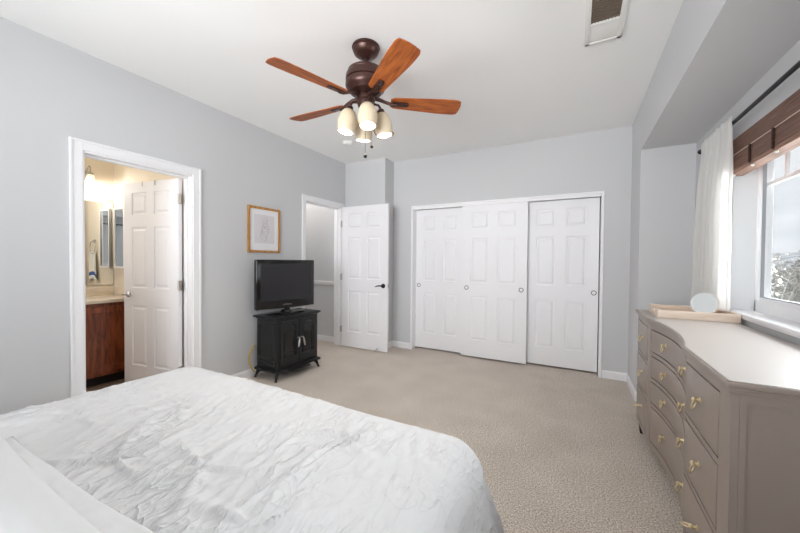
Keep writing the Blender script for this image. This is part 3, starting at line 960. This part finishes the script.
for k in range(4):
    a = R(-49 + 90 * k)
    pl = bpy.data.lights.new('fan_bulb', 'POINT'); pl.energy = 6.2; pl.color = (1.0, 0.96, 0.89); pl.shadow_soft_size = 0.018
    po = bpy.data.objects.new('fan_bulb', pl); C.objects.link(po); po.parent = fan
    po.location = (0.129 * cos(a), 0.129 * sin(a), -0.55)
for (x, y, z0, z1, r_) in ((0.02, -0.028, -0.43, -0.755, 0.0125), (0.035, 0.03, -0.43, -0.675, 0.0115)):
    MB().tube([(x, y, z0), (x, y, z1)], 0.0013, 6).sphere((x, y, z1 - 0.008), r_, n=10, sc=(1, 1, 1.2)).build('pull_chain', M['darkmetal'], fan)

# smoke detector and ceiling vent
sd = empty('smoke_detector', (-2.545, 3.33, H))
tag(sd, 'round white smoke detector on the ceiling beyond the fan', 'smoke detector')
MB().lathe([(0.068, -0.0005), (0.068, -0.012), (0.062, -0.016)], 36).build('mounting_ring', M['plastic_white'], sd)
MB().lathe([(0.058, -0.016), (0.058, -0.026), (0.052, -0.034), (0.03, -0.040), (0.008, -0.041)], 36).build('cover', M['plastic_white'], sd)
MB().lathe([(0.014, -0.040), (0.014, -0.044), (0.004, -0.0445)], 18, Matrix.Translation((0.016, -0.02, 0.001))).build('test_button', M['plastic_white'], sd)
ve = empty('ceiling_vent', (0.13, 2.345, H))
tag(ve, 'white ceiling vent box with a brown grille near the window soffit', 'vent')
mb = MB()
hx, hy0, hy1 = 0.105, -0.30, 0.23
mb.box(-hx, -hx + 0.03, hy0, hy1, -0.018, -0.0005).box(hx - 0.03, hx, hy0, hy1, -0.018, -0.0005)
mb.box(-hx, hx, hy1 - 0.022, hy1, -0.018, -0.0005).box(-hx, hx, hy0, hy0 + 0.022, -0.018, -0.0005).box(-hx + 0.02, hx - 0.02, 0.018, 0.041, -0.018, -0.0005)
mb.build('vent_frame', M['plastic_white'], ve, bevel=0.003)
box('light_lens', -hx + 0.028, hx - 0.028, 0.038, hy1 - 0.02, -0.014, -0.001, M['plastic_white'], ve, 0.002)
mb = MB().box(-hx + 0.028, hx - 0.028, hy0 + 0.02, 0.02, -0.006, -0.001)
for k in range(13):
    y = hy0 + 0.03 + k * 0.0215
    mb.box(-hx + 0.028, hx - 0.028, y, y + 0.006, -0.013, -0.005)
for k in range(9):
    x = -hx + 0.034 + k * 0.0175
    mb.box(x, x + 0.003, hy0 + 0.02, 0.02, -0.012, -0.005)
mb.build('grille', M['vent_dark'], ve)

# ------------------------------------------------------------------ picture on the left wall
pf = empty('picture_frame', (XL + 0.001, 2.351, 1.372))
tag(pf, 'oak-framed pale line drawing hanging on the left wall above the television', 'picture')
PW, PH = 0.436, 0.512
mb = MB(); fw_ = 0.026
mb.box(0, 0.02, 0, fw_, 0, PH).box(0, 0.02, PW - fw_, PW, 0, PH).box(0, 0.02, fw_, PW - fw_, 0, fw_).box(0, 0.02, fw_, PW - fw_, PH - fw_, PH)
mb.build('frame', M['oak'], pf, bevel=0.002)
box('mat_board', 0.0005, 0.009, fw_, PW - fw_, fw_, PH - fw_, M['mat_board'], pf)
box('print', 0.0005, 0.0096, 0.082, PW - 0.082, 0.105, PH - 0.085, M['print'], pf)
mb = MB()
rnd = random.Random(5)
for s in range(5):
    pts = []
    cy, cz = 0.20 + rnd.uniform(-0.03, 0.05), 0.20 + s * 0.035
    for k in range(22):
        a = k / 21 * 2 * pi * 1.1 + s
        pts.append((0.0102, cy + (0.05 - 0.006 * s) * cos(a) + 0.012 * sin(a * 3 + s), cz + 0.055 * sin(a) + 0.015 * cos(2 * a + s)))
    mb.tube(pts, 0.0012, 5)
mb.tube([(0.0102, 0.21 + 0.03 * sin(k * 0.5), 0.13 + k * 0.012) for k in range(16)], 0.0012, 5)
mb.build('drawing', M['ink'], pf)

# ------------------------------------------------------------------ stove cabinet
st = empty('stove_cabinet', (-2.915, 2.722, 0.0), R(-1.5))
st.scale = (1, 1, 1.045)
tag(st, 'black electric stove cabinet with two arched doors against the left wall', 'cabinet')
# local: +x front, y width
hx, hy = 0.158, 0.300
MB().box(-hx, hx, -hy, hy, 0.125, 0.625).build('body', M['black'], st, bevel=0.004)
mb = MB()
mb.box(-hx - 0.03, hx + 0.026, -hy - 0.03, hy + 0.03, 0.637, 0.6565).box(-hx - 0.005, hx + 0.012, -hy - 0.014, hy + 0.014, 0.6252, 0.637)
mb.build('top', M['black'], st, bevel=0.005)
mb = MB()
mb.box(-hx - 0.014, hx + 0.028, -hy - 0.028, hy + 0.028, 0.088, 0.113).box(-hx - 0.004, hx + 0.01, -hy - 0.008, hy + 0.008, 0.113, 0.1248)
mb.build('base', M['black'], st, bevel=0.005)
for sx, sy in ((1, 1), (1, -1), (-1, 1), (-1, -1)):
    x, y = sx * (hx - 0.01), sy * (hy - 0.012)
    MB().tube([(x - sx * 0.008, y - sy * 0.012, 0.092), (x + sx * 0.004, y + sy * 0.008, 0.06), (x + sx * 0.014, y + sy * 0.022, 0.02), (x + sx * 0.02, y + sy * 0.03, 0.0045)], [0.026, 0.017, 0.012, 0.014], 12).build('leg', M['black'], st)
# side panel with a recessed window and a grille (the side facing the camera, -y)
for s in (-1, 1):
    y = s * hy
    mb = MB()
    a, b = (y - 0.006, y) if s < 0 else (y, y + 0.006)
    mb.box(-hx + 0.02, hx - 0.012, a, b, 0.565, 0.60).box(-hx + 0.02, hx - 0.012, a, b, 0.222, 0.245)
    mb.box(-hx + 0.02, -hx + 0.05, a, b, 0.245, 0.565).box(hx - 0.05, hx - 0.012, a, b, 0.245, 0.565)
    mb.build('side_panel', M['black'], st, bevel=0.002)
    a2, b2 = (y - 0.002, y) if s < 0 else (y, y + 0.002)
    box('side_glass', -hx + 0.05, hx - 0.05, a2, b2, 0.245, 0.565, M['black_gloss'], st)
    mb = MB()
    for k in range(9):
        x = -hx + 0.036 + k * 0.026
        mb.box(x, x + 0.012, a, b, 0.150, 0.200)
    mb.box(-hx + 0.03, hx - 0.02, a, b, 0.200, 0.206).box(-hx + 0.03, hx - 0.02, a, b, 0.144, 0.150).box(-hx + 0.03, hx - 0.02, a, b, 0.172, 0.177)
    mb.build('grille', M['black'], st)
    box('grille_shadow', -hx + 0.03, hx - 0.02, a2, b2, 0.144, 0.206, M['black_gloss'], st)
# front doors
def arch_door(y0, y1, hinge_side):
    x = hx
    dz0, dz1 = 0.142, 0.612
    o = MB().box(x + 0.001, x + 0.008, y0, y1, dz0, dz1).build('door', M['black'], st, bevel=0.002)
    # raised frame with an arched opening
    n = 14
    iy0, iy1 = y0 + 0.038, y1 - 0.038
    zb, zs_, za = 0.225, 0.50, 0.575
    arch = [(iy0 + (iy1 - iy0) * i / n, zs_ + (za - zs_) * math.sqrt(max(0, 1 - ((i / n) * 2 - 1) ** 2))) for i in range(n + 1)]
    mb = MB()
    xa, xb = x + 0.008, x + 0.017
    mb.box(xa, xb, y0 + 0.008, iy0, dz0 + 0.008, dz1 - 0.012).box(xa, xb, iy1, y1 - 0.008, dz0 + 0.008, dz1 - 0.012)
    mb.box(xa, xb, iy0, iy1, dz0 + 0.008, zb)
    for i in range(n):
        (a0, b0), (a1, b1) = arch[i], arch[i + 1]
        mb.add([(xa, a0, b0), (xa, a1, b1), (xa, a1, dz1 - 0.012), (xa, a0, dz1 - 0.012), (xb, a0, b0), (xb, a1, b1), (xb, a1, dz1 - 0.012), (xb, a0, dz1 - 0.012)],
               [(0, 1, 2, 3), (7, 6, 5, 4), (0, 4, 5, 1), (2, 6, 7, 3), (1, 5, 6, 2), (3, 7, 4, 0)])
    mb.build('door_frame', M['black'], o)
    # arched glass
    poly = [(iy0, zb)] + [(iy1, zb)] + [p for p in reversed(arch)]
    vs = [(x + 0.0095, a, b) for a, b in poly]
    MB().add(vs, [tuple(range(len(vs)))]).build('glass', M['black_gloss'], o)
    mb = MB()
    ym = (iy0 + iy1) / 2
    for yy in (iy0 + 0.022, iy1 - 0.022):
        mb.box(x + 0.010, x + 0.015, yy - 0.004, yy + 0.004, zb, zs_ + 0.012)
    mb.box(x + 0.010, x + 0.015, iy0, iy1, zb + 0.045, zb + 0.052)
    mb.box(x + 0.010, x + 0.015, iy0, iy1, zs_ - 0.01, zs_ - 0.003)
    mb.tube([(x + 0.013, a, b - 0.03) for a, b in arch[2:-2]], 0.004, 6)
    mb.build('lattice', M['black'], o)
    yh = y0 + 0.004 if hinge_side < 0 else y1 - 0.004
    for z in (0.20, 0.55):
        MB().lathe([(0.008, -0.018), (0.008, 0.018)], 12, Matrix.Translation((x + 0.012, yh, z))).box(x + 0.004, x + 0.014, yh - 0.014, yh + 0.014, z - 0.012, z + 0.012).build('hinge', M['black'], o)
    yk = y1 - 0.022 if hinge_side < 0 else y0 + 0.022
    sg = 1 if hinge_side < 0 else -1
    MB().tube([(x + 0.016, yk, 0.405), (x + 0.045, yk, 0.41), (x + 0.052, yk + sg * -0.004, 0.40), (x + 0.055, yk - sg * 0.012, 0.36), (x + 0.055, yk - sg * 0.022, 0.315)], [0.006, 0.006, 0.008, 0.010, 0.007], 10).build('handle', M['silver'], o)
arch_door(-0.262, -0.003, -1)
arch_door(0.003, 0.262, 1)
# ash lip under the doors
mb = MB().prism([(hx - 0.02, -0.16), (hx + 0.06, -0.13), (hx + 0.06, 0.13), (hx - 0.02, 0.16)], 0.074, 0.0875)
mb.build('ash_lip', M['black'], st, bevel=0.002)

# yellow cable behind the stove
pts = []
for k in range(15):
    t = k / 14
    pts.append((-3.093 - 0.02 * sin(t * pi), 2.405 - 0.055 * sin(t * pi), 0.36 - 0.30 * t))
c = MB().tube(pts, 0.007, 8).build('power_cable', M['yellow'])
tag(c, 'yellow cable looping down the wall behind the black stove cabinet', 'cable')

# ------------------------------------------------------------------ television
tv = empty('television', (-2.93, 2.695, 0.6868), math.atan2(-0.163, 0.71) )
# local: +x faces the room, y width
tag(tv, 'black flat television on a swivel base standing on the stove cabinet', 'television')
TWd, z0, z1 = 0.718, 0.060, 0.606
mb = MB().box(-0.03, 0.03, -TWd / 2, TWd / 2, z0, z1)
mb.build('casing', M['black_gloss'], tv, bevel=0.012, seg=4)
mb = MB().box(-0.075, -0.028, -TWd / 2 + 0.1, TWd / 2 - 0.1, z0 + 0.05, z1 - 0.08)
mb.build('back_cover', M['black'], tv, bevel=0.015)
MB().box(0.027, 0.0305, -TWd / 2 + 0.047, TWd / 2 - 0.047, z0 + 0.088, z1 - 0.042).build('screen', M['screen'], tv)
# silver lower edge
pts = [(0.024, -TWd / 2 + 0.02 + (TWd - 0.04) * k / 16, z0 + 0.006 - 0.012 * sin(pi * k / 16)) for k in range(17)]
MB().tube(pts, 0.006, 8).build('lower_trim', M['silver'], tv)
fc = bpy.data.curves.new('brand_lettering', 'FONT')
fc.body = 'SAMSUNG'
fc.size = 0.024
fc.align_x = 'CENTER'
fc.extrude = 0.0003
fc.materials.append(M['silver'])
fo = bpy.data.objects.new('lettering', fc)
C.objects.link(fo); fo.parent = tv
bpy.context.view_layer.update()
lm = bpy.data.meshes.new_from_object(fo.evaluated_get(bpy.context.evaluated_depsgraph_get()))
bpy.data.objects.remove(fo)
fo = bpy.data.objects.new('lettering', lm)
C.objects.link(fo); fo.parent = tv
fo.matrix_local = Matrix(((0, 0, 1, 0.0306), (1, 0, 0, 0), (0, 1, 0, z0 + 0.033), (0, 0, 0, 1)))
for k in range(5):
    MB().lathe([(0.0045, 0), (0.0045, 0.002)], 10, Matrix.Translation((0.0295, TWd / 2 - 0.022, z0 + 0.13 + k * 0.024)) @ Matrix.Rotation(R(90), 4, 'Y')).build('button', M['black'], tv)
MB().lathe([(0.07, 0.016), (0.045, 0.04), (0.05, 0.09)], 20).build('stand_neck', M['black_gloss'], tv)
mb = MB().lathe([(1.0, 0.0), (1.0, 0.006), (0.94, 0.012), (0.35, 0.018), (0.1, 0.02)], 48, Matrix.Diagonal((0.125, 0.24, 1, 1)))
mb.build('stand_base', M['black_gloss'], tv)

# ------------------------------------------------------------------ bathroom
va = empty('vanity', (0, 0, 0))
tag(va, 'cherry wood bathroom vanity with cream counter seen through the open doorway', 'vanity')
VX = -4.215
MB().box(XM + 0.002, VX, 0.25, 1.795, 0.10, 0.838).build('body', M['cherry'], va)
MB().box(XM + 0.002, VX - 0.07, 0.26, 1.79, 0.0, 0.10).build('toe_kick', M['gap'], va)
def vanity_door(y0, y1):
    mb = MB()
    x0, x1 = VX, VX + 0.018
    mb.box(x0, x1, y0, y0 + 0.06, 0.135, 0.80).box(x0, x1, y1 - 0.06, y1, 0.135, 0.80)
    mb.box(x0, x1, y0 + 0.06, y1 - 0.06, 0.135, 0.195).box(x0, x1, y0 + 0.06, y1 - 0.06, 0.74, 0.80)
    mb.box(x0, x0 + 0.008, y0 + 0.055, y1 - 0.055, 0.19, 0.745)
    mb.build('door', M['cherry'], va, bevel=0.002, seg=1)
vanity_door(1.345, 1.775); vanity_door(0.90, 1.33); vanity_door(0.27, 0.885)
mb = MB().box(XM + 0.002, VX + 0.028, 0.23, 1.797, 0.839, 0.872).box(XM + 0.002, XM + 0.022, 0.23, 1.797, 0.872, 0.975).box(XM + 0.022, VX + 0.01, 1.78, 1.797, 0.872, 0.975)
mb.build('counter', M['counter'], va, bevel=0.004)
bm_ = empty('wall_mirror', (XM + 0.003, 0, 0))
tag(bm_, 'large frameless mirror over the bathroom vanity', 'mirror')
MB().box(0, 0.006, 0.3, 1.785, 0.99, 1.925).build('mirror_glass', M['mirror'], bm_)
mc = empty('medicine_cabinet', (0, 0, 0))
tag(mc, 'white medicine cabinet with mirrored front behind the bathroom door edge', 'cabinet')
MB().box(-4.69, -4.45, 1.7855, 1.7985, 1.185, 1.87).build('cabinet_body', M['trim'], mc, bevel=0.002)
mb = MB().box(-4.695, -4.672, 1.770, 1.785, 1.18, 1.875).box(-4.468, -4.445, 1.770, 1.785, 1.18, 1.875)
mb.box(-4.672, -4.468, 1.770, 1.785, 1.18, 1.203).box(-4.672, -4.468, 1.770, 1.785, 1.852, 1.875)
dd = mb.build('cabinet_door', M['trim'], mc)
MB().box(-4.672, -4.468, 1.777, 1.7845, 1.203, 1.852).build('door_mirror', M['mirror'], dd)
# vanity light bar
vl = empty('vanity_light', (XM + 0.001, 1.27, 2.19))
tag(vl, 'nickel vanity light with glowing glass shade above the bathroom mirror', 'wall light')
MB().box(0, 0.03, -0.32, 0.30, -0.055, 0.055).build('backplate', M['silver'], vl, bevel=0.006)
M['glow'] = mat('lit_frosted_glass', (255, 240, 215), 0.4, emit=((255, 232, 195), 0.7))
for y in (-0.22, 0.03, 0.28):
    MB().tube([(0.03, y, 0.03), (0.07, y, 0.09), (0.10, y, 0.10), (0.12, y, 0.07), (0.122, y, 0.03)], 0.007, 10).lathe([(0.018, 0.03), (0.028, 0.02), (0.03, 0.0)], 18, Matrix.Translation((0.122, y, 0.0))).build('lamp_arm', M['silver'], vl)
    MB().lathe([(0.022, 0.0), (0.029, -0.01), (0.036, -0.04), (0.044, -0.075), (0.042, -0.077), (0.033, -0.04), (0.02, -0.008)], 24, Matrix.Translation((0.122, y, 0.0)), cap=False).build('lamp_shade', M['glow'], vl)
    pl = bpy.data.lights.new('vanity_bulb', 'POINT'); pl.energy = 2.5; pl.color = (1.0, 0.96, 0.90); pl.shadow_soft_size = 0.014
    po = bpy.data.objects.new('vanity_bulb', pl); C.objects.link(po); po.parent = vl; po.location = (0.122, y, -0.088)
# towel ring on the side wall, hidden behind the door and seen in the mirror
tg = empty('towel_ring', (-4.24, 1.799, 1.50))
tag(tg, 'nickel towel ring reflected in the bathroom mirror', 'towel ring')
MB().lathe([(0.025, 0), (0.025, -0.01), (0.012, -0.012), (0.01, -0.024)], 18, Matrix.Rotation(R(-90), 4, 'X')).build('mount', M['silver'], tg)
MB().tube([(0.075 * sin(2 * pi * k / 28), -0.026, -0.075 + 0.075 * cos(2 * pi * k / 28)) for k in range(28)], 0.005, 8, closed=True).build('ring', M['silver'], tg)
tw = MB(); tv_, tf_ = [], []
NA, NB = 24, 30
def towel_pt(u_, v_):
    wd = 0.065 + 0.075 * v_
    x = (u_ - 0.5) * 2 * wd
    y = -0.026 - 0.009 * sin(u_ * 9 + v_ * 2) * (0.4 + v_) - 0.004 * v_
    return (x, y, -0.125 - 0.33 * v_ - 0.05 * abs(u_ - 0.5) * 2 * v_)
for j in range(NB + 1):
    for i in range(NA + 1):
        tv_.append(towel_pt(i / NA, j / NB))
tfs, tfb = [], []
for j in range(NB):
    for i in range(NA):
        a = j * (NA + 1) + i
        (tfb if 22 <= j <= 25 else tfs).append((a, a + 1, a + NA + 2, a + NA + 1))
tow = empty('hand_towel', (-4.24, 1.80, 1.50))
tag(tow, 'white hand towel with blue stripe hanging reflected in the bathroom mirror', 'towel')
o = MB().add(tv_, tfs).build('cloth', M['towel'], tow, angle=80); o.modifiers.new('t', 'SOLIDIFY').thickness = 0.008
o = MB().add(tv_, tfb).build('stripe', M['towel_blue'], tow, angle=80); o.modifiers.new('t', 'SOLIDIFY').thickness = 0.008
# two over-door hooks
for k, px in enumerate((0.31, 0.48)):
    hk = empty('over_door_hook', (-3.280, 1.757, 0.012), ang)
    tag(hk, ('small metal hook over the bathroom door top, nearer the hinges' if k == 0 else 'small metal hook over the bathroom door top, farther from the hinges'), 'hook', 'hooks over the bathroom door')
    mb = MB().box(px - 0.009, px + 0.009, -0.0025, 0.0375, BH + 0.0005, BH + 0.0025)
    mb.box(px - 0.009, px + 0.009, 0.0355, 0.0375, BH - 0.045, BH + 0.0025).box(px - 0.009, px + 0.009, -0.0025, -0.0005, BH - 0.02, BH + 0.0025)
    mb.build('strap', M['silver'], hk)

# unseen hall ceiling lamp, added to brighten the hall
hl = empty('hall_fill_light', (-4.0, 3.45, H))
tag(hl, 'added unseen ceiling light that fills the hall beyond the entry', 'ceiling light')
MB().lathe([(0.14, -0.0005), (0.14, -0.03), (0.10, -0.07), (0.02, -0.085)], 30).build('diffuser', mat('hall_fill_glass', (250, 246, 238), 0.4, emit=((255, 246, 232), 2.0)), hl)
pl = bpy.data.lights.new('hall_fill_bulb', 'POINT'); pl.energy = 8; pl.color = (1.0, 0.95, 0.9); pl.shadow_soft_size = 0.12
po = bpy.data.objects.new('hall_fill_bulb', pl); C.objects.link(po); po.parent = hl; po.location = (0, 0, -0.2)

# ------------------------------------------------------------------ bed
BX0, BX1, BYF = -2.25, -0.282, 1.30
BHW = (BX1 - BX0) / 2; BCX = (BX0 + BX1) / 2
bed = empty('bed', (0, 0, 0))
tag(bed, 'wide bed with its foot towards the closet, under the white duvet', 'bed')
MB().box(BX0 + 0.09, BX1 - 0.09, -0.86, BYF - 0.09, 0.33, 0.575).build('mattress', M['mattress'], bed, bevel=0.05, seg=4)
MB().box(BX0 + 0.05, BX1 - 0.05, -0.86, BYF - 0.05, 0.14, 0.328).build('box_spring', M['mattress'], bed, bevel=0.03, seg=3)
for x in (BX0 + 0.15, BX1 - 0.15):
    for y in (-0.7, BYF - 0.15):
        MB().lathe([(0.025, 0.0), (0.03, 0.139)], 16, Matrix.Translation((x, y, 0))).build('leg', M['gap'], bed)

def ridge(p, k=2.2):
    return (1 - abs(noise.noise(p)) * 1.9)
def duvet():
    rr = 0.14
    D = 0.50
    zt = 0.618
    P = BHW + D; QF = D
    NP, NQ = 300, 260
    q0, q1 = -0.86, BYF + D
    stars = [(-1.05, 0.62), (-1.62, 0.86), (-0.75, 0.98), (-0.7, 0.55), (-1.35, 0.50), (-1.85, 0.55)]
    vs, fs = [], []
    for j in range(NQ + 1):
        # denser near the foot
        q = q0 + (q1 - q0) * j / NQ
        for i in range(NP + 1):
            p = -P + 2 * P * i / NP
            ex, ey = BHW - rr, BYF - rr
            dx = abs(p) - ex; dq = q - ey
            dx = max(0, dx); dq = max(0, dq)
            d_ = math.hypot(dx, dq)
            bx, by = max(-ex, min(ex, p)), min(q, ey)
            if d_ > 1e-6:
                nx, ny = (dx / d_) * (1 if p > 0 else -1), dq / d_
            else:
                nx = ny = 0
            if d_ < rr * pi / 2:
                h_ = rr * sin(d_ / rr); dz = rr * (1 - cos(d_ / rr))
                sl = sin(d_ / rr)
            else:
                e = d_ - rr * pi / 2
                h_ = rr + 0.32 * e; dz = rr + 0.945 * e
                sl = 1
            x, y, z = bx + BCX + nx * h_, by + ny * h_, zt - dz
            if z < 0.02: z = 0.02
            # wrinkles
            X, Y = p + BCX, q
            wx = X + 0.08 * noise.noise((X * 2.1, Y * 2.1, 3)); wy = Y + 0.08 * noise.noise((X * 2.1, Y * 2.1, 9))
            a1 = ridge((wx * 13 + wy * 3.5, wy * 3.2 - wx * 1.0, 0.3)); a1 = max(0, a1) ** 5
            a2 = ridge((wx * 9 - wy * 5, wy * 6 + wx * 4, 5.3)); a2 = max(0, a2) ** 7
            a3 = ridge((wx * 27 + wy * 6, wy * 9, 8.8)); a3 = max(0, a3) ** 4
            big = noise.noise((X * 2.3, Y * 2.6, 1.7))
            msk = 0.55 + 0.9 * noise.noise((X * 1.7, Y * 1.7, 12.1))
            msk = max(0.12, min(1.0, msk + 0.25))
            hgt = 0.012 * big + msk * (0.0095 * a1 + 0.0095 * a2 + 0.0035 * a3)
            for sx, sy in stars:
                ddx, ddy = X - sx, Y - sy
                rdist = math.hypot(ddx, ddy)
                if rdist < 0.30:
                    th = math.atan2(ddy, ddx)
                    c_ = abs(sin(th * 2.5 + sx * 7 + 0.6 * noise.noise((th, sx, 1))))
                    hgt += 0.022 * (1 - rdist / 0.30) ** 1.3 * (max(0, 1 - c_ * 2.2)) * min(1, rdist / 0.02) - 0.004 * math.exp(-(rdist / 0.05) ** 2)
            fl = 1 - sl * 0.75
            if sl > 0.5:
                # soft vertical folds in the hanging cloth
                s_ = p * 1.0 if dq > dx else q
                th = math.atan2(ny, nx) * 0.6 + (bx + by)
                fold = 0.016 * sin(th * 17 + 2 * noise.noise((th * 2, 0, 0))) * min(1, max(0, (dz - 0.06) / 0.25)) 
                x += nx * fold; y += ny * fold
            hgt *= fl
            z += hgt * (1 - sl); x += nx * sl * hgt; y += ny * sl * hgt
            vs.append((x, y, z))
    for j in range(NQ):
        for i in range(NP):
            a = j * (NP + 1) + i
            fs.append((a, a + 1, a + NP + 2, a + NP + 1))
    o = MB().add(vs, fs).build('duvet', M['fabric_white'], angle=180)
    sm = o.modifiers.new('thickness', 'SOLIDIFY'); sm.thickness = 0.006; sm.offset = -1
    return tag(o, 'crinkled white duvet spread over the bed and hanging over its foot', 'duvet')
duvet()

def pillow(name, loc, rot, a, b, t, label, seed, group='pillows at the head of the bed', dip=0.0):
    N = 70
    vs, fs = [], []
    def pt(u_, v_, s):
        e = (1 - abs(u_) ** 2.6) * (1 - abs(v_) ** 2.6)
        e = max(0, e) ** 0.55
        pin = 1 - 0.06 * (1 - abs(v_) ** 2) * abs(u_) ** 3 - 0.0
        pin2 = 1 - 0.06 * (1 - abs(u_) ** 2) * abs(v_) ** 3
        x, y = a * u_ * pin, b * v_ * pin2
        wr = 0.022 * noise.noise((x * 3 + seed, y * 8, s)) + 0.016 * max(0, ridge((x * 2.5 + y * 4 + seed, y * 7.5, s * 2.0))) ** 4 + 0.005 * max(0, ridge((x * 9 + seed, y * 14 + x * 4, s * 3.0))) ** 4
        if s > 0 and dip:
            wr -= dip * math.exp(-((v_ - 0.30 - 0.12 * sin(u_ * 3)) / 0.2) ** 2) - dip * 0.35 * math.exp(-((v_ - 0.72) / 0.16) ** 2)
        if s < 0:
            return (x, y, -0.4 * t * e)
        return (x, y, s * (t * e) + s * wr * min(1, e * 1.5))
    for s in (1, -1):
        k = len(vs)
        for j in range(N + 1):
            for i in range(N + 1):
                vs.append(pt(-1 + 2 * i / N, -1 + 2 * j / N, s))
        for j in range(N):
            for i in range(N):
                q = k + j * (N + 1) + i
                fs.append((q, q + 1, q + N + 2, q + N + 1))
    o = MB().add(vs, fs).build(name, M['pillow'], weld=True, angle=180)
    o.location = loc
    o.rotation_euler = rot
    return tag(o, label, 'pillow', group)
pillow('pillow', (-1.29, 0.005, 0.72), (R(8), R(2), R(-1)), 0.54, 0.30, 0.085, 'plump white pillow nearest the camera at the head of the bed', 1.0, dip=0.035)
pillow('pillow', (-1.21, 0.115, 0.655), (R(1), R(0), R(2)), 0.52, 0.27, 0.05, 'flatter white pillow tucked under the front of the plump one', 4.0)
